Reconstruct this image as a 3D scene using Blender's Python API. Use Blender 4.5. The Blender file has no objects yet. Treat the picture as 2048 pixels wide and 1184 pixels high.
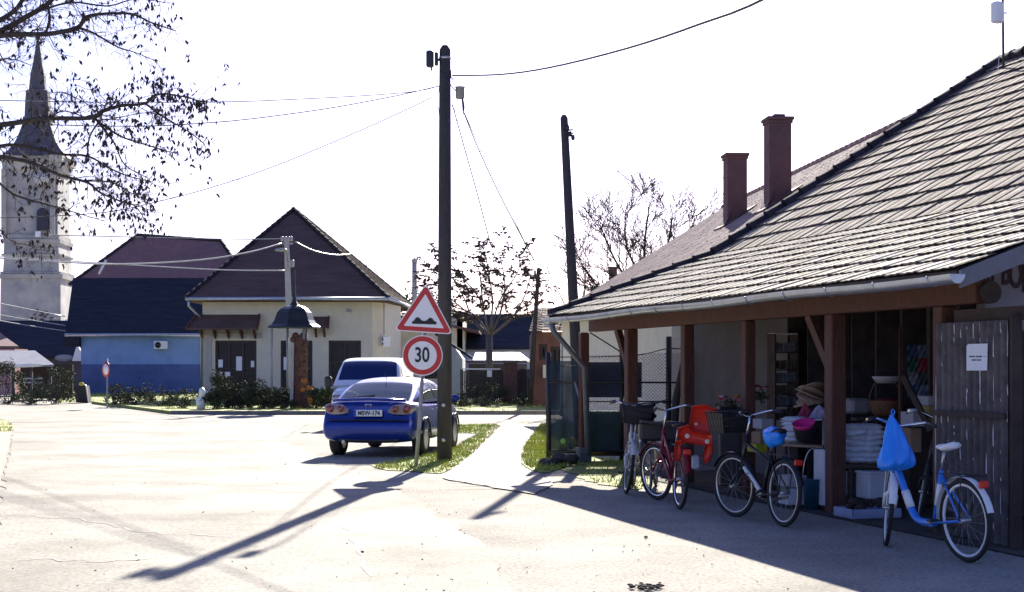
import bpy, math, random
from mathutils import Vector, Matrix
V = Vector
R = math.radians
# ------------------------------------------------------------------ camera, light, exposure
sc = bpy.context.scene
EYE = 1.6
cam = bpy.data.cameras.new('camera'); camo = bpy.data.objects.new('camera', cam)
sc.collection.objects.link(camo); sc.camera = camo
camo.location = (0, 0, EYE); camo.rotation_euler = (R(90), 0, 0)
cam.sensor_width = 36; cam.lens = 3000/2048*36; cam.shift_y = 143/2048
cam.clip_end = 3000; cam.clip_start = .1
SUN_EL, SUN_AZ = R(26), R(6)          # azimuth measured from +Y towards +X
w = bpy.data.worlds.new('World'); sc.world = w; w.use_nodes = True
nt = w.node_tree
bg = nt.nodes['Background']
sky = nt.nodes.new('ShaderNodeTexSky'); sky.sky_type = 'NISHITA'; sky.sun_disc = False
sky.sun_elevation = SUN_EL; sky.sun_rotation = SUN_AZ
sky.dust_density = 1.2; sky.ozone_density = 2.5
mx = nt.nodes.new('ShaderNodeMix'); mx.data_type = 'RGBA'; mx.blend_type = 'MULTIPLY'; mx.inputs[0].default_value = 1
mx.inputs[7].default_value = (.68, .67, 1.02, 1)      # added blue-violet tint, dims the sky and cools the shade
nt.links.new(sky.outputs[0], mx.inputs[6]); nt.links.new(mx.outputs[2], bg.inputs[0]); bg.inputs[1].default_value = .057
sl = bpy.data.lights.new('sun', 'SUN'); sl.energy = 5; sl.angle = R(.5); sl.color = (1, .935, .82)
so = bpy.data.objects.new('sun', sl); sc.collection.objects.link(so)
sd = V((math.sin(SUN_AZ)*math.cos(SUN_EL), math.cos(SUN_AZ)*math.cos(SUN_EL), math.sin(SUN_EL)))
so.rotation_euler = (-sd).to_track_quat('-Z', 'Y').to_euler(); so.location = (0, 0, 60)
sc.view_settings.view_transform = 'Standard'; sc.view_settings.look = 'None'
sc.view_settings.exposure = 1.8; sc.view_settings.gamma = 1
sc.render.resolution_x = 1024; sc.render.resolution_y = 592
sc.cycles.max_bounces = 6; sc.cycles.transparent_max_bounces = 16

# ------------------------------------------------------------------ helpers
def P(px, py, D):                      # point seen at photo pixel px,py at depth D
    return V(((px-1024)/3000*D, D, EYE-(py-735)/3000*D))
def G(px, py, z=0):                    # ground point under photo pixel
    D = (EYE-z)*3000/(py-735)
    return V(((px-1024)/3000*D, D, z))
def link(o): sc.collection.objects.link(o); return o

MATS = {}
def mat(name, col, rough=.8, var=.18, scale=6, bump=0, metal=0, col2=None, spec=.5, bscale=None, stretch=None, coat=0, bdist=.02, tone=0, fine=0):
    if name in MATS: return MATS[name]
    m = bpy.data.materials.new(name); m.use_nodes = True; MATS[name] = m
    t = m.node_tree; b = t.nodes['Principled BSDF']
    b.inputs['Roughness'].default_value = rough; b.inputs['Metallic'].default_value = metal
    b.inputs['Specular IOR Level'].default_value = spec
    b.inputs['Coat Weight'].default_value = coat
    tc = t.nodes.new('ShaderNodeTexCoord'); src = tc.outputs['Object']
    if stretch:
        mp = t.nodes.new('ShaderNodeMapping'); mp.inputs['Scale'].default_value = stretch
        t.links.new(src, mp.inputs[0]); src = mp.outputs[0]
    n = t.nodes.new('ShaderNodeTexNoise'); n.inputs['Scale'].default_value = scale; n.inputs['Detail'].default_value = 6
    n.inputs['Roughness'].default_value = .65
    t.links.new(src, n.inputs['Vector'])
    r = t.nodes.new('ShaderNodeValToRGB'); r.color_ramp.elements[0].position = .3; r.color_ramp.elements[1].position = .7
    c = V(col); c2 = V(col2) if col2 else None
    lo = c*(1-var); hi = c2 if c2 else c*(1+var)
    if c2: lo = c
    r.color_ramp.elements[0].color = (*lo, 1); r.color_ramp.elements[1].color = (*[min(x, .95) for x in hi], 1)
    t.links.new(n.outputs['Fac'], r.inputs[0]); out = r.outputs[0]
    if tone or fine:
        mm = t.nodes.new('ShaderNodeMix'); mm.data_type = 'RGBA'; mm.blend_type = 'MULTIPLY'; mm.inputs[0].default_value = 1
        mr = t.nodes.new('ShaderNodeMapRange')
        if tone: at = t.nodes.new('ShaderNodeAttribute'); at.attribute_name = 'tone'; t.links.new(at.outputs['Fac'], mr.inputs[0])
        else:
            n3 = t.nodes.new('ShaderNodeTexNoise'); n3.inputs['Scale'].default_value = 26; n3.inputs['Detail'].default_value = 4; t.links.new(src, n3.inputs['Vector']); t.links.new(n3.outputs['Fac'], mr.inputs[0]); mr.inputs[1].default_value = .3; mr.inputs[2].default_value = .6
        mr.inputs[3].default_value = 1-(tone or fine); mr.inputs[4].default_value = 1+(tone or 0)*.6
        t.links.new(out, mm.inputs[6]); t.links.new(mr.outputs[0], mm.inputs[7]); out = mm.outputs[2]
    t.links.new(out, b.inputs['Base Color'])
    if bump:
        n2 = t.nodes.new('ShaderNodeTexNoise'); n2.inputs['Scale'].default_value = bscale or scale*4; n2.inputs['Detail'].default_value = 5
        t.links.new(src, n2.inputs['Vector'])
        bp = t.nodes.new('ShaderNodeBump'); bp.inputs['Strength'].default_value = bump; bp.inputs['Distance'].default_value = bdist
        t.links.new(n2.outputs['Fac'], bp.inputs['Height']); t.links.new(bp.outputs[0], b.inputs['Normal'])
    return m

class MB:
    def __init__(s): s.v = []; s.f = []; s.smooth = []; s.tone = None
    def add(s, vs, fs, sm=False):
        o = len(s.v); s.v += [tuple(x) for x in vs]
        s.f += [tuple(i+o for i in f) for f in fs]; s.smooth += [sm]*len(fs); return s
    def box(s, c, d, rz=0, M=None, bev=0):
        c = V(c); hx, hy, hz = d[0]/2, d[1]/2, d[2]/2
        if bev:
            e = min(bev, hx*.9, hy*.9, hz*.9); pts = []
            prof = [(-hz, e), (-hz+e, 0), (hz-e, 0), (hz, e)]
            for z, i in prof:
                x, y = hx-i, hy-i
                q = e*.7 if i == 0 else 0
                pts += [(-x+e, -y+0, z), (x-e, -y, z), (x, -y+e, z), (x, y-e, z), (x-e, y, z), (-x+e, y, z), (-x, y-e, z), (-x, -y+e, z)]
            fs = [tuple(range(7, -1, -1)), tuple(range(24, 32))]
            for k in range(3):
                for i in range(8): fs.append((k*8+i, k*8+(i+1) % 8, k*8+8+(i+1) % 8, k*8+8+i))
        else:
            pts = [(x, y, z) for z in (-hz, hz) for x, y in ((-hx, -hy), (hx, -hy), (hx, hy), (-hx, hy))]
            fs = [(3, 2, 1, 0), (4, 5, 6, 7), (0, 1, 5, 4), (1, 2, 6, 5), (2, 3, 7, 6), (3, 0, 4, 7)]
        m = M if M is not None else Matrix.Rotation(rz, 3, 'Z')
        return s.add([c+m @ V(p) for p in pts], fs)
    def beam(s, a, b, wd, ht, up=V((0, 0, 1)), bev=0):
        a, b = V(a), V(b); d = b-a; L = d.length; y = d/L
        x = y.cross(up)
        if x.length < 1e-4: x = V((1, 0, 0))
        x.normalize(); z = x.cross(y)
        M = Matrix((x, y, z)).transposed()
        return s.box((a+b)/2, (wd, L, ht), M=M, bev=bev)
    def tube(s, pts, r, n=8, cap=True, sm=True):
        pts = [V(p) for p in pts]
        rs = r if isinstance(r, (list, tuple)) else [r]*len(pts)
        ring = []; prev = None; vs = []
        for i, p in enumerate(pts):
            d = (pts[min(i+1, len(pts)-1)]-pts[max(i-1, 0)])
            if d.length < 1e-9: d = V((0, 0, 1))
            d.normalize()
            if prev is None:
                a = d.cross(V((0, 0, 1)))
                if a.length < .05: a = d.cross(V((1, 0, 0)))
            else: a = prev-d*prev.dot(d)
            a.normalize(); prev = a; b = d.cross(a)
            for k in range(n):
                t = 2*math.pi*k/n; vs.append(p+(a*math.cos(t)+b*math.sin(t))*rs[i])
        fs = []
        for i in range(len(pts)-1):
            for k in range(n): fs.append((i*n+k, i*n+(k+1) % n, (i+1)*n+(k+1) % n, (i+1)*n+k))
        s.add(vs, fs, sm)
        if cap:
            o = len(s.v)-len(vs); m = len(pts)-1
            s.f += [tuple(o+k for k in range(n-1, -1, -1)), tuple(o+m*n+k for k in range(n))]; s.smooth += [False]*2
        return s
    def lathe(s, c, prof, n=16, M=None, sm=True, sx=1, sy=1, ph=0):
        c = V(c); M = M if M is not None else Matrix.Identity(3); vs = []; fs = []
        for r, z in prof:
            for k in range(n):
                t = 2*math.pi*k/n+ph; vs.append(c+M @ V((r*math.cos(t)*sx, r*math.sin(t)*sy, z)))
        for i in range(len(prof)-1):
            for k in range(n): fs.append((i*n+k, i*n+(k+1) % n, (i+1)*n+(k+1) % n, (i+1)*n+k))
        s.add(vs, fs, sm)
        o = len(s.v)-len(vs); m = len(prof)-1
        if prof[0][0] > 1e-4: s.f.append(tuple(o+k for k in range(n-1, -1, -1))); s.smooth.append(False)
        if prof[-1][0] > 1e-4: s.f.append(tuple(o+m*n+k for k in range(n))); s.smooth.append(False)
        return s
    def prism(s, poly, ext):            # planar polygon (3D points), extruded by vector
        n = len(poly); ext = V(ext); a = [V(p) for p in poly]; b = [p+ext for p in a]
        fs = [tuple(range(n-1, -1, -1)), tuple(range(n, 2*n))]+[(i, (i+1) % n, n+(i+1) % n, n+i) for i in range(n)]
        return s.add(a+b, fs)
    def face(s, pts, sm=False): return s.add(pts, [tuple(range(len(pts)))], sm)
    def sphere(s, c, r, n=10, m=6, sc3=(1, 1, 1), M=None):
        prof = [(max(1e-5, math.sin(math.pi*i/m)), -math.cos(math.pi*i/m)) for i in range(m+1)]
        c = V(c); M = M if M is not None else Matrix.Identity(3); vs = []; fs = []
        for pr, z in prof:
            for k in range(n):
                t = 2*math.pi*k/n; vs.append(c+M @ V((pr*math.cos(t)*r*sc3[0], pr*math.sin(t)*r*sc3[1], z*r*sc3[2])))
        for i in range(m):
            for k in range(n): fs.append((i*n+k, i*n+(k+1) % n, (i+1)*n+(k+1) % n, (i+1)*n+k))
        return s.add(vs, fs, True)
    def build(s, name, m, parent=None, mods=None, fix=True):
        me = bpy.data.meshes.new(name); me.from_pydata(s.v, [], s.f); me.validate()
        if len(me.polygons) == len(s.smooth): me.polygons.foreach_set('use_smooth', s.smooth)
        me.materials.append(m)
        if s.tone and len(s.tone) == len(me.polygons):
            at = me.attributes.new('tone', 'FLOAT', 'FACE'); at.data.foreach_set('value', s.tone)
        if fix and len(s.f) < 4000:
            import bmesh
            b = bmesh.new(); b.from_mesh(me); bmesh.ops.recalc_face_normals(b, faces=b.faces); b.to_mesh(me); b.free()
        o = bpy.data.objects.new(name, me); link(o)
        if parent: o.parent = parent
        return o
def thing(name, label, cat, loc=(0, 0, 0), rz=0, group=None):
    o = bpy.data.objects.new(name, None); link(o); o.empty_display_size = .2
    o.location = loc; o.rotation_euler = (0, 0, rz); tag(o, label, cat, group); return o
def tag(o, label=None, cat=None, group=None, kind=None):
    if label: o['label'] = label
    if cat: o['category'] = cat
    if group: o['group'] = group
    if kind: o['kind'] = kind
    return o
def text(body, size, loc, m, parent, M=None, name='lettering', ext=.002, sx=1, sy=1, align='CENTER', bold=0):
    c = bpy.data.curves.new(name, 'FONT'); c.body = body; c.size = size; c.extrude = ext; c.align_x = align; c.align_y = 'CENTER'
    c.offset = bold
    c.materials.append(m); o = bpy.data.objects.new(name, c); link(o)
    dg = bpy.context.evaluated_depsgraph_get(); me = bpy.data.meshes.new_from_object(o.evaluated_get(dg)); bpy.data.objects.remove(o); o = bpy.data.objects.new(name, me); link(o)
    base = M if M is not None else Matrix.Rotation(R(90), 3, 'X')
    mm = (base @ Matrix.Diagonal((sx, sy, 1))).to_4x4(); mm.translation = V(loc); o.matrix_local = mm
    if parent: o.parent = parent
    return o
def dup(root, loc, rz=None, label=None):
    r = root.copy(); link(r); r.location = loc
    if rz is not None: r.rotation_euler = (0, 0, rz)
    if label: r['label'] = label
    for ch in list(root.children):
        c = ch.copy(); link(c); c.parent = r
        for g in list(ch.children):
            d = g.copy(); link(d); d.parent = c
    return r

# ------------------------------------------------------------------ materials
M_ = dict(
 road=mat('road asphalt', (.19, .175, .145), .9, .14, .45, .35, col2=(.43, .41, .355), bscale=60, bdist=.012, spec=.12, fine=.42),
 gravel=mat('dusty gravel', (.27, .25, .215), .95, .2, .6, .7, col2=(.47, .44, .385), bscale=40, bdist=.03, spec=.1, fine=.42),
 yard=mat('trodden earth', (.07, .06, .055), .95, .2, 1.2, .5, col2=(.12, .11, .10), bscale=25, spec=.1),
 path=mat('worn path', (.38, .35, .30), .9, .15, 1.5, .4, bscale=20, spec=.1),
 turf=mat('turf', (.13, .18, .04), .95, .3, 2.2, .5, col2=(.36, .37, .11)),
 grass=mat('grass blade', (.17, .28, .03), .8, .3, 2.6, col2=(.56, .52, .12)),
 kerb=mat('kerb stone', (.16, .16, .15), .9, .2, 5, .3),
 wood=mat('redbrown stained timber', (.10, .038, .024), .7, .35, 5, .4, stretch=(6, 6, 1)),
 oldwood=mat('weathered pole wood', (.05, .048, .05), .85, .35, 6, .5, stretch=(8, 8, .7)),
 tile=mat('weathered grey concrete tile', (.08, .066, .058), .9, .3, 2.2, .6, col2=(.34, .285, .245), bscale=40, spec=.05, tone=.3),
 tile_sunlit=mat('weathered tile painted sunlit', (.12, .10, .08), .85, .3, 2.2, .5, col2=(.52, .465, .385), bscale=40, spec=.06, tone=.3),  # lighter copy of the roof tile, sunlit brightness put into its colour
 ridge=mat('ridge tile', (.05, .042, .048), .9, .3, 5, .4, spec=.05),
 browntile=mat('brown roof tile', (.24, .165, .155), .85, .15, 2.5, .2, col2=(.34, .25, .235), spec=.06),
 chim=mat('brown render', (.12, .066, .066), .9, .22, 3, .4),
 zinc=mat('galvanised gutter', (.42, .46, .52), .32, .15, 4, .1, metal=.7),
 cream=mat('cream plaster', (.66, .61, .47), .9, .07, 2.5, .2),
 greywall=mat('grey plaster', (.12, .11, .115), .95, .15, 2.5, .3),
 dark=mat('dark interior boards', (.05, .035, .03), .9, .3, 4, .2),
 black=mat('black plastic', (.02, .02, .022), .45, .2, 8),
 rubber=mat('tyre rubber', (.018, .018, .018), .8, .2, 12),
 steel=mat('bare steel', (.5, .5, .5), .35, .15, 9, metal=.8),
 chrome=mat('chrome', (.75, .75, .76), .15, .05, 9, metal=1),
 greymetal=mat('grey painted steel', (.28, .29, .31), .5, .2, 7, .1),
 white=mat('white paint', (.78, .79, .80), .4, .05, 6),
 plate=mat('white sign face', (.86, .86, .85), .35, .03, 2),
 red=mat('sign red', (.55, .025, .02), .35, .08, 3),
 ink=mat('sign black', (.01, .01, .012), .45, .1, 3),
 rust=mat('rusty corrugated sheet', (.03, .026, .03), .5, .4, 5, .4, col2=(.13, .11, .115)),
)
M_['shopglass'] = mat('dim shop glass', (.02, .02, .026), .18, .2, 2, spec=.22)
M_['glass'] = mat('dark window glass', (.02, .025, .035), .06, .2, 2, spec=.8)
# ------------------------------------------------------------------ setting: ground, roads
def sheet(name, pts, m, z, kind='structure', jag=0):
    if jag:
        rj = random.Random(len(name)*7+int(pts[0][0]*10)); out = []
        for i in range(len(pts)):
            a, c = pts[i], pts[(i+1) % len(pts)]; L = math.hypot(c[0]-a[0], c[1]-a[1]); n = max(1, min(40, int(L/.35)))
            for k in range(n): out.append((a[0]+(c[0]-a[0])*k/n+rj.gauss(0, jag), a[1]+(c[1]-a[1])*k/n+rj.gauss(0, jag*1.5)))
        pts = out
    b = MB(); b.face([(p[0], p[1], z) for p in pts]); o = b.build(name, m, fix=False)
    me = o.data
    if me.polygons[0].normal.z < 0: me.flip_normals()
    return tag(o, kind=kind)
def gp(*pp): return [G(x, y) for x, y in pp]
sheet('ground', [(-900, -60), (900, -60), (900, 1500), (-900, 1500)], M_['gravel'], 0)
# crossing road, its kerb and the raised verge behind
xroad = [V((-60, 42.5, 0)), V((40, 45.5, 0)), V((40, 55, 0)), V((-14, 50.5, 0))] 
xroad += gp((330, 829), (250, 814), (130, 809), (-200, 808))
sheet('side_road', xroad+[V((-60, 60, 0))], M_['road'], .004)
near = gp((20, 1400), (-12, 1100), (8, 960), (25, 860))+[V((-15, 42.6, 0)), V((-5.8, 43, 0))]+gp((560, 880), (660, 925), (800, 985), (980, 1100), (1150, 1500))
sheet('road', near, M_['road'], .008, jag=.03)
# cracks and repair patches of the road: thin darker asphalt bands
random.seed(4)
crackm = mat('tar crack', (.20, .19, .17), .9, .5, 3, col2=(.42, .40, .36))
cb = MB()
for line in ([(0, 1030), (150, 1040), (300, 1068), (480, 1075)], [(190, 964), (400, 968), (560, 985), (700, 985)], [(330, 845), (420, 860), (440, 872), (500, 880), (560, 885)], [(0, 895), (80, 890), (200, 893)], [(60, 1120), (200, 1128), (330, 1118)], [(650, 940), (700, 1010), (690, 1080), (760, 1170)]):
    pts = []
    for (x0, y0), (x1, y1) in zip(line, line[1:]):
        for k in range(8):
            f = k/8; p = G(x0+(x1-x0)*f, y0+(y1-y0)*f); pts.append(p+V((random.uniform(-.06, .06), random.uniform(-.1, .1), 0)))
    for a, b in zip(pts, pts[1:]):
        d = (b-a).normalized(); n_ = V((-d.y, d.x, 0))*random.uniform(.004, .018)
        cb.face([V((q.x, q.y, .0115)) for q in (a-n_, b-n_, b+n_, a+n_)])
tag(cb.build('road_cracks', crackm, fix=False), kind='structure')
# raised verge (a real step of 12 cm) behind the crossing road
vb = MB()
vpoly = gp((345, 829))+[V((-9, 50.6, 0)), V((0, 50.9, 0)), V((10, 51.4, 0)), V((30, 54, 0)), V((30, 68, 0)), V((-13, 68, 0)), V((-18.5, 66, 0))]
def lift(ps, z): return [V((p.x, p.y, z)) for p in ps]
vb.prism(lift(vpoly, -.05), (0, 0, .165)); tag(vb.build('verge', M_['turf']), kind='structure')
kb = MB()
for a, b in zip(vpoly[:5], vpoly[1:5]):
    d = (b-a).normalized(); n_ = V((d.y, -d.x, 0))*.15
    kb.prism([V((q.x, q.y, -.05)) for q in (a, b, b+n_, a+n_)], (0, 0, .19))
tag(kb.build('kerb', M_['kerb']), kind='structure')
lawn_px = dict(
 a=gp((118, 806), (118, 783), (410, 783), (410, 812), (345, 812), (250, 800), (200, 802)),
 b=gp((905, 852), (985, 849), (1003, 853), (945, 910), (890, 948), (850, 946), (745, 938), (760, 928), (840, 915), (870, 905), (905, 897), (960, 868), (905, 866)),
 c=gp((1082, 849), (1160, 850), (1130, 938), (1080, 948), (1040, 925), (1048, 896), (1072, 862)),
 d=gp((-80, 838), (12, 841), (26, 852), (22, 864), (-80, 868)),
 e=gp((1110, 935), (1180, 915), (1290, 925), (1310, 960), (1275, 982), (1200, 970)),
)
for k, q in lawn_px.items(): sheet('lawn', q, M_['turf'], .012, jag=.045)
footp = gp((990, 848), (1080, 848), (1045, 898), (1042, 935), (1110, 966), (1068, 990), (880, 958), (938, 915))
sheet('footpath', footp, M_['path'], .016, jag=.02)
jb = MB()
for py in list(range(853, 985, 6)):   # joints between the path's slabs
    f = (py-848)/(958-848)
    x0 = 996-(996-885)*min(1, f**.8)+random.uniform(-3, 3)
    x1 = (1080-(1080-1042)*min(1, f/.45)) if f < .8 else 1044+(f-.8)*200
    a, b = G(x0+6, py), G(min(x1, 1105)-4, py+random.uniform(-1.5, 1.5)); mid = (a+b)/2+V((0, random.uniform(-.1, .1), 0))
    for p, q in ((a, mid), (mid, b)):
        if random.random() < .75:
            jb.face([V((p.x, p.y-.012, .0195)), V((q.x, q.y-.02, .0195)), V((q.x, q.y+.014, .0195)), V((p.x, p.y+.02, .0195))])
tag(jb.build('path_joints', mat('path joint', (.20, .15, .12), .9), fix=False), kind='structure')
# stones and clods
random.seed(9)
sb = MB()
for i in range(260):
    if i % 3: px, py = random.uniform(820, 2100), random.uniform(975, 1240)
    else: px, py = random.uniform(-20, 900), random.uniform(900, 1240)
    r = random.uniform(.004, .011) if random.random() < .985 else random.uniform(.012, .025)
    g_ = G(px, py); sb.sphere((g_.x, g_.y, r*.3+.008), r, 5, 3, (1, random.uniform(.7, 1.3), .6))
tag(sb.build('pebbles', M_['gravel'], fix=False), 'loose pebbles and clods scattered over the dusty forecourt', 'pebbles', kind='stuff')
# grass blades
def inside(p, poly):
    c = False; n = len(poly); j = n-1
    for i in range(n):
        a, b = poly[i], poly[j]
        if (a.y > p[1]) != (b.y > p[1]) and p[0] < (b.x-a.x)*(p[1]-a.y)/(b.y-a.y)+a.x: c = not c
        j = i
    return c
def blades(poly, n, h, seed, ez=.012):
    rnd = random.Random(seed); xs = [p.x for p in poly]; ys = [p.y for p in poly]; b = MB(); k = 0
    cl = [(rnd.uniform(min(xs), max(xs)), rnd.uniform(min(ys), max(ys))) for _ in range(n//14)]
    while k < n:
        c = rnd.choice(cl); x, y = c[0]+rnd.gauss(0, .22), c[1]+rnd.gauss(0, .22)
        if not inside((x, y), poly): k += .3; continue
        k += 1; a = rnd.uniform(0, 6.28); hh = h*rnd.uniform(.4, 1.3); lx, ly = rnd.gauss(0, hh*.5), rnd.gauss(0, hh*.5); ww = .008
        b.add([(x-math.cos(a)*ww, y-math.sin(a)*ww, ez), (x+math.cos(a)*ww, y+math.sin(a)*ww, ez), (x+lx, y+ly, ez+hh)], [(0, 1, 2)])
    return b
gb = MB()
for q, n, h, z in ((lawn_px['b'], 11000, .05, .012), (lawn_px['c'], 16000, .07, .012), (lawn_px['d'], 2500, .06, .012), (lawn_px['e'], 1300, .05, .012), (lawn_px['a'], 9000, .12, .012), (vpoly, 9000, .14, .115)):
    t = blades(q, n, h, n, z); gb.add(t.v, t.f)
tag(gb.build('grass', M_['grass'], fix=False), 'short rough grass along the path and verges', 'grass', kind='stuff')
# bare-earth band at the far left road edge
sheet('dirt_edge', gp((-300, 870), (24, 864), (2, 960), (-20, 1100), (-10, 1500), (-1500, 1500)), mat('reddish earth', (.20, .13, .09), .95, .3, 3, .6, col2=(.42, .34, .27)), .014)

# ------------------------------------------------------------------ the long shed on the right
E0 = V((3.851, 12.96, 0)); U = V((-.2613, .9653, 0)); W = V((.9653, .2613, 0))
def Sh(a, b, z=0): return E0+U*a+W*b+V((0, 0, z))
SHL = 12.32; PB = .67
def shD(D): return (D-12.96-.2613*PB)/.9653       # a of a point on the post line at depth D
M3 = Matrix((W, U, V((0, 0, 1)))).transposed()     # local x = W, y = U
def tiled(mb, p0, along, up, nrm, L, SL, expo, tw, rib, lift_, rnd, sag=.0):
    nc = int(SL/expo+.5); expo = SL/nc; nt_ = int(L/tw+.5); tw = L/nt_
    sub = [(0, 0), (.08, rib), (.2, rib), (.3, 0), (.55, rib*.6), (.75, 0)]; mb.tone = mb.tone if mb.tone is not None else []
    for c in range(nc):
        off = rnd.uniform(0, tw); vs = []; n = 0
        for i in range(nt_):
            j = rnd.gauss(0, .003)*min(1, lift_/.02); k2 = rnd.gauss(0, .007)*min(1, lift_/.02)
            for s_, h in sub+[(.995, 0)]:
                x = (i+s_)*tw
                q = p0+along*x
                vs.append(q+up*(c*expo-.03+k2)+nrm*(h+lift_+j-.004-sag*math.sin(math.pi*x/L)))
                vs.append(q+up*((c+1)*expo+.02)+nrm*(h*.9+.004+j-sag*math.sin(math.pi*x/L)))
                vs.append(q+up*(c*expo-.03+k2)+nrm*(h+max(-.01, lift_-.016)-sag*math.sin(math.pi*x/L))); n += 1
        fs = []
        for i in range(n-1):
            a = i*3; b = a+3; fs += [(a, b, b+1, a+1), (a+2, b+2, b, a)]; tn = random.Random(c*977+i//(len(sub)+1)+int(L*10)).random(); mb.tone += [tn, tn*.6]
        mb.add(vs, fs)
rnd = random.Random(3)
shed = thing('open_shed', 'long open-fronted shed with weathered grey tiled roof and redbrown timber posts', 'shed', (0, 0, 0))
Z0, Z1, Z2, B1, B2 = 2.455, 3.53, 7.12, 2.93, 8.5
up1 = (W*B1+V((0, 0, Z1-Z0))).normalized(); up2 = (W*(B2-B1)+V((0, 0, Z2-Z1))).normalized()
n1 = U.cross(up1)*-1; n1 = n1 if n1.z > 0 else -n1; n2 = U.cross(up2); n2 = n2 if n2.z > 0 else -n2
rb = MB(); sl1 = math.hypot(B1, Z1-Z0); sl2 = math.hypot(B2-B1, Z2-Z1)
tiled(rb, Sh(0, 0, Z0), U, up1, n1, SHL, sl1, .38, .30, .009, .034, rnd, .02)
rb.build('lower_roof', M_['tile_sunlit'], shed, fix=False); rb = MB()  # lower slope coloured paler to look brightly sunlit
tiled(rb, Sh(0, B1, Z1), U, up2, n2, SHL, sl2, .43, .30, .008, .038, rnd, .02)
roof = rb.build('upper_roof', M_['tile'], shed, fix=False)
ub = MB()
for a_, b_, z_ in ((B1, B2, 0),):
    pass
prof = [(0, Z0-.05), (B1, Z1-.05), (B2, Z2-.05), (B2*2-B1, Z1-.05), (B2*2, Z0-.05)]
for (b0, z0), (b1, z1) in zip(prof, prof[1:]):
    ub.prism([Sh(.02, b0, z0), Sh(SHL-.02, b0, z0), Sh(SHL-.02, b1, z1), Sh(.02, b1, z1)], (0, 0, .035))
ub.build('roof_boarding', M_['dark'], shed)
b = MB()                                        # far slope seen by nobody, ridge and verge tiles
rt = MB()
def ridge_row(mb, p, q, r, step=.38):
    n = max(1, int((q-p).length/step)); d = (q-p)/n
    for i in range(n):
        a = p+d*i-d*.06; c = p+d*(i+1); mb.tube([a, a+d*.1, c], [r*1.22, r*1.12, r], 8)
ridge_row(rt, Sh(0, B2, Z2+.02), Sh(SHL, B2, Z2+.02), .11)
ridge_row(rt, Sh(SHL-.03, 0, Z0+.03), Sh(SHL-.03, B1, Z1+.03), .075)
ridge_row(rt, Sh(SHL-.03, B1, Z1+.03), Sh(SHL-.03, B2, Z2+.03), .10)
rt.build('ridge_tiles', M_['ridge'], shed)
# verge (barge) boards
for aa in (-.02, SHL+.03):
    vbm = MB()
    for (b0, z0), (b1, z1) in zip(prof[:3], prof[1:3]):
        vbm.prism([Sh(aa, b0, z0-.12), Sh(aa, b1, z1-.13), Sh(aa, b1, z1+.035), Sh(aa, b0+.0, z0+.035)], U*-.035)
    vbm.build('barge_board', mat('grey painted board', (.15, .15, .17), .6, .25, 3, .2), shed)
# rafters under the eave
for i in range(15):
    a = .15+i*(SHL-.3)/14; rf = MB(); f_ = .72/B1
    rf.beam(Sh(a, .72, Z0-.13+(Z1-Z0)*f_), Sh(a, B1, Z1-.13), .09, .14); rf.build('rafter', M_['wood'], shed)
# gutter with brackets
gt = MB(); gv = []; gf = []
N = 10
for i in range(0, 26):
    a = -.12+(SHL+.14)*i/25; dz = -.01*math.sin(i*.7)
    for k in range(N+1):
        t = math.pi*k/N; gv.append(Sh(a, -.075-.075*math.cos(t), 2.40-.075*math.sin(t)*1.1+dz))
    for k in range(N+1):
        t = math.pi*k/N; gv.append(Sh(a, -.075-.070*math.cos(t), 2.40-.070*math.sin(t)*1.1+dz+.002))
W2 = 2*(N+1)
for i in range(25):
    for k in range(N):
        o = i*W2; gf += [(o+k, o+k+1, o+W2+k+1, o+W2+k), (o+N+1+k, o+N+2+k, o+W2+N+2+k, o+W2+N+1+k)]
gt.add(gv, gf, True)
gt.prism([Sh(-.12, -.075-.075*math.cos(math.pi*k/8), 2.40-.082*math.sin(math.pi*k/8)) for k in range(9)], U*.01)
gt.prism([Sh(SHL+.01, -.075-.075*math.cos(math.pi*k/8), 2.40-.082*math.sin(math.pi*k/8)) for k in range(9)], U*.01)
gut = gt.build('gutter', M_['zinc'], shed, fix=False)
for i in range(13):
    a = .25+i*.97; br = MB()
    br.tube([Sh(a, -.075-.079*math.cos(math.pi*k/8), 2.40-.087*math.sin(math.pi*k/8)) for k in range(9)], .007, 5)
    br.build('gutter_bracket', M_['zinc'], gut)
# downpipe at the far end of the eave
dp = MB(); dp.tube([Sh(SHL-.35, -.08, 2.34), Sh(SHL-.35, -.05, 2.2), Sh(SHL-.3, .28, 1.85), Sh(SHL-.3, .5, 1.6), Sh(SHL-.3, .56, .15)], .045, 10)
dp.build('downpipe', mat('dull dark zinc', (.12, .13, .15), .5, .2, 5), shed)
# plate beam
bm_ = MB(); bm_.beam(Sh(.66, PB, 2.30), Sh(SHL-.25, PB, 2.30), .17, .22, bev=.01); bm_.build('eave_beam', M_['wood'], shed)
be = MB(); be.lathe(Sh(.655, PB+.05, 2.29), [(.1, 0), (.1, .06)], 16, M=Matrix((W, V((0, 0, 1)), -U)).transposed(), sy=1.05); be.build('beam_end', M_['dark'], shed)
posts = [shD(d*1.0667) for d in (23.7, 21.57, 19.48, 17.63, 15.53, 13.51)]
for i, a in enumerate(posts):
    pb_ = MB(); wd = (.15, .17, .15, .14, .18, .16)[i]
    pb_.box(Sh(a, PB, 1.095), (wd, wd, 2.19), M=M3, bev=.012); pb_.build('post', M_['wood'], shed)
    if i in (1, 4):
        sgn = 1
        q = MB(); q.beam(Sh(a+sgn*.05, PB, 1.55), Sh(a+sgn*.62, PB, 2.2), .09, .11); q.build('brace', M_['wood'], shed)
foot = MB()
for i in (0,): foot.box(Sh(posts[i], PB-.005, .13), (.22, .22, .26), M=M3, bev=.02)
foot.build('post_footing', M_['kerb'], shed)
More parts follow.
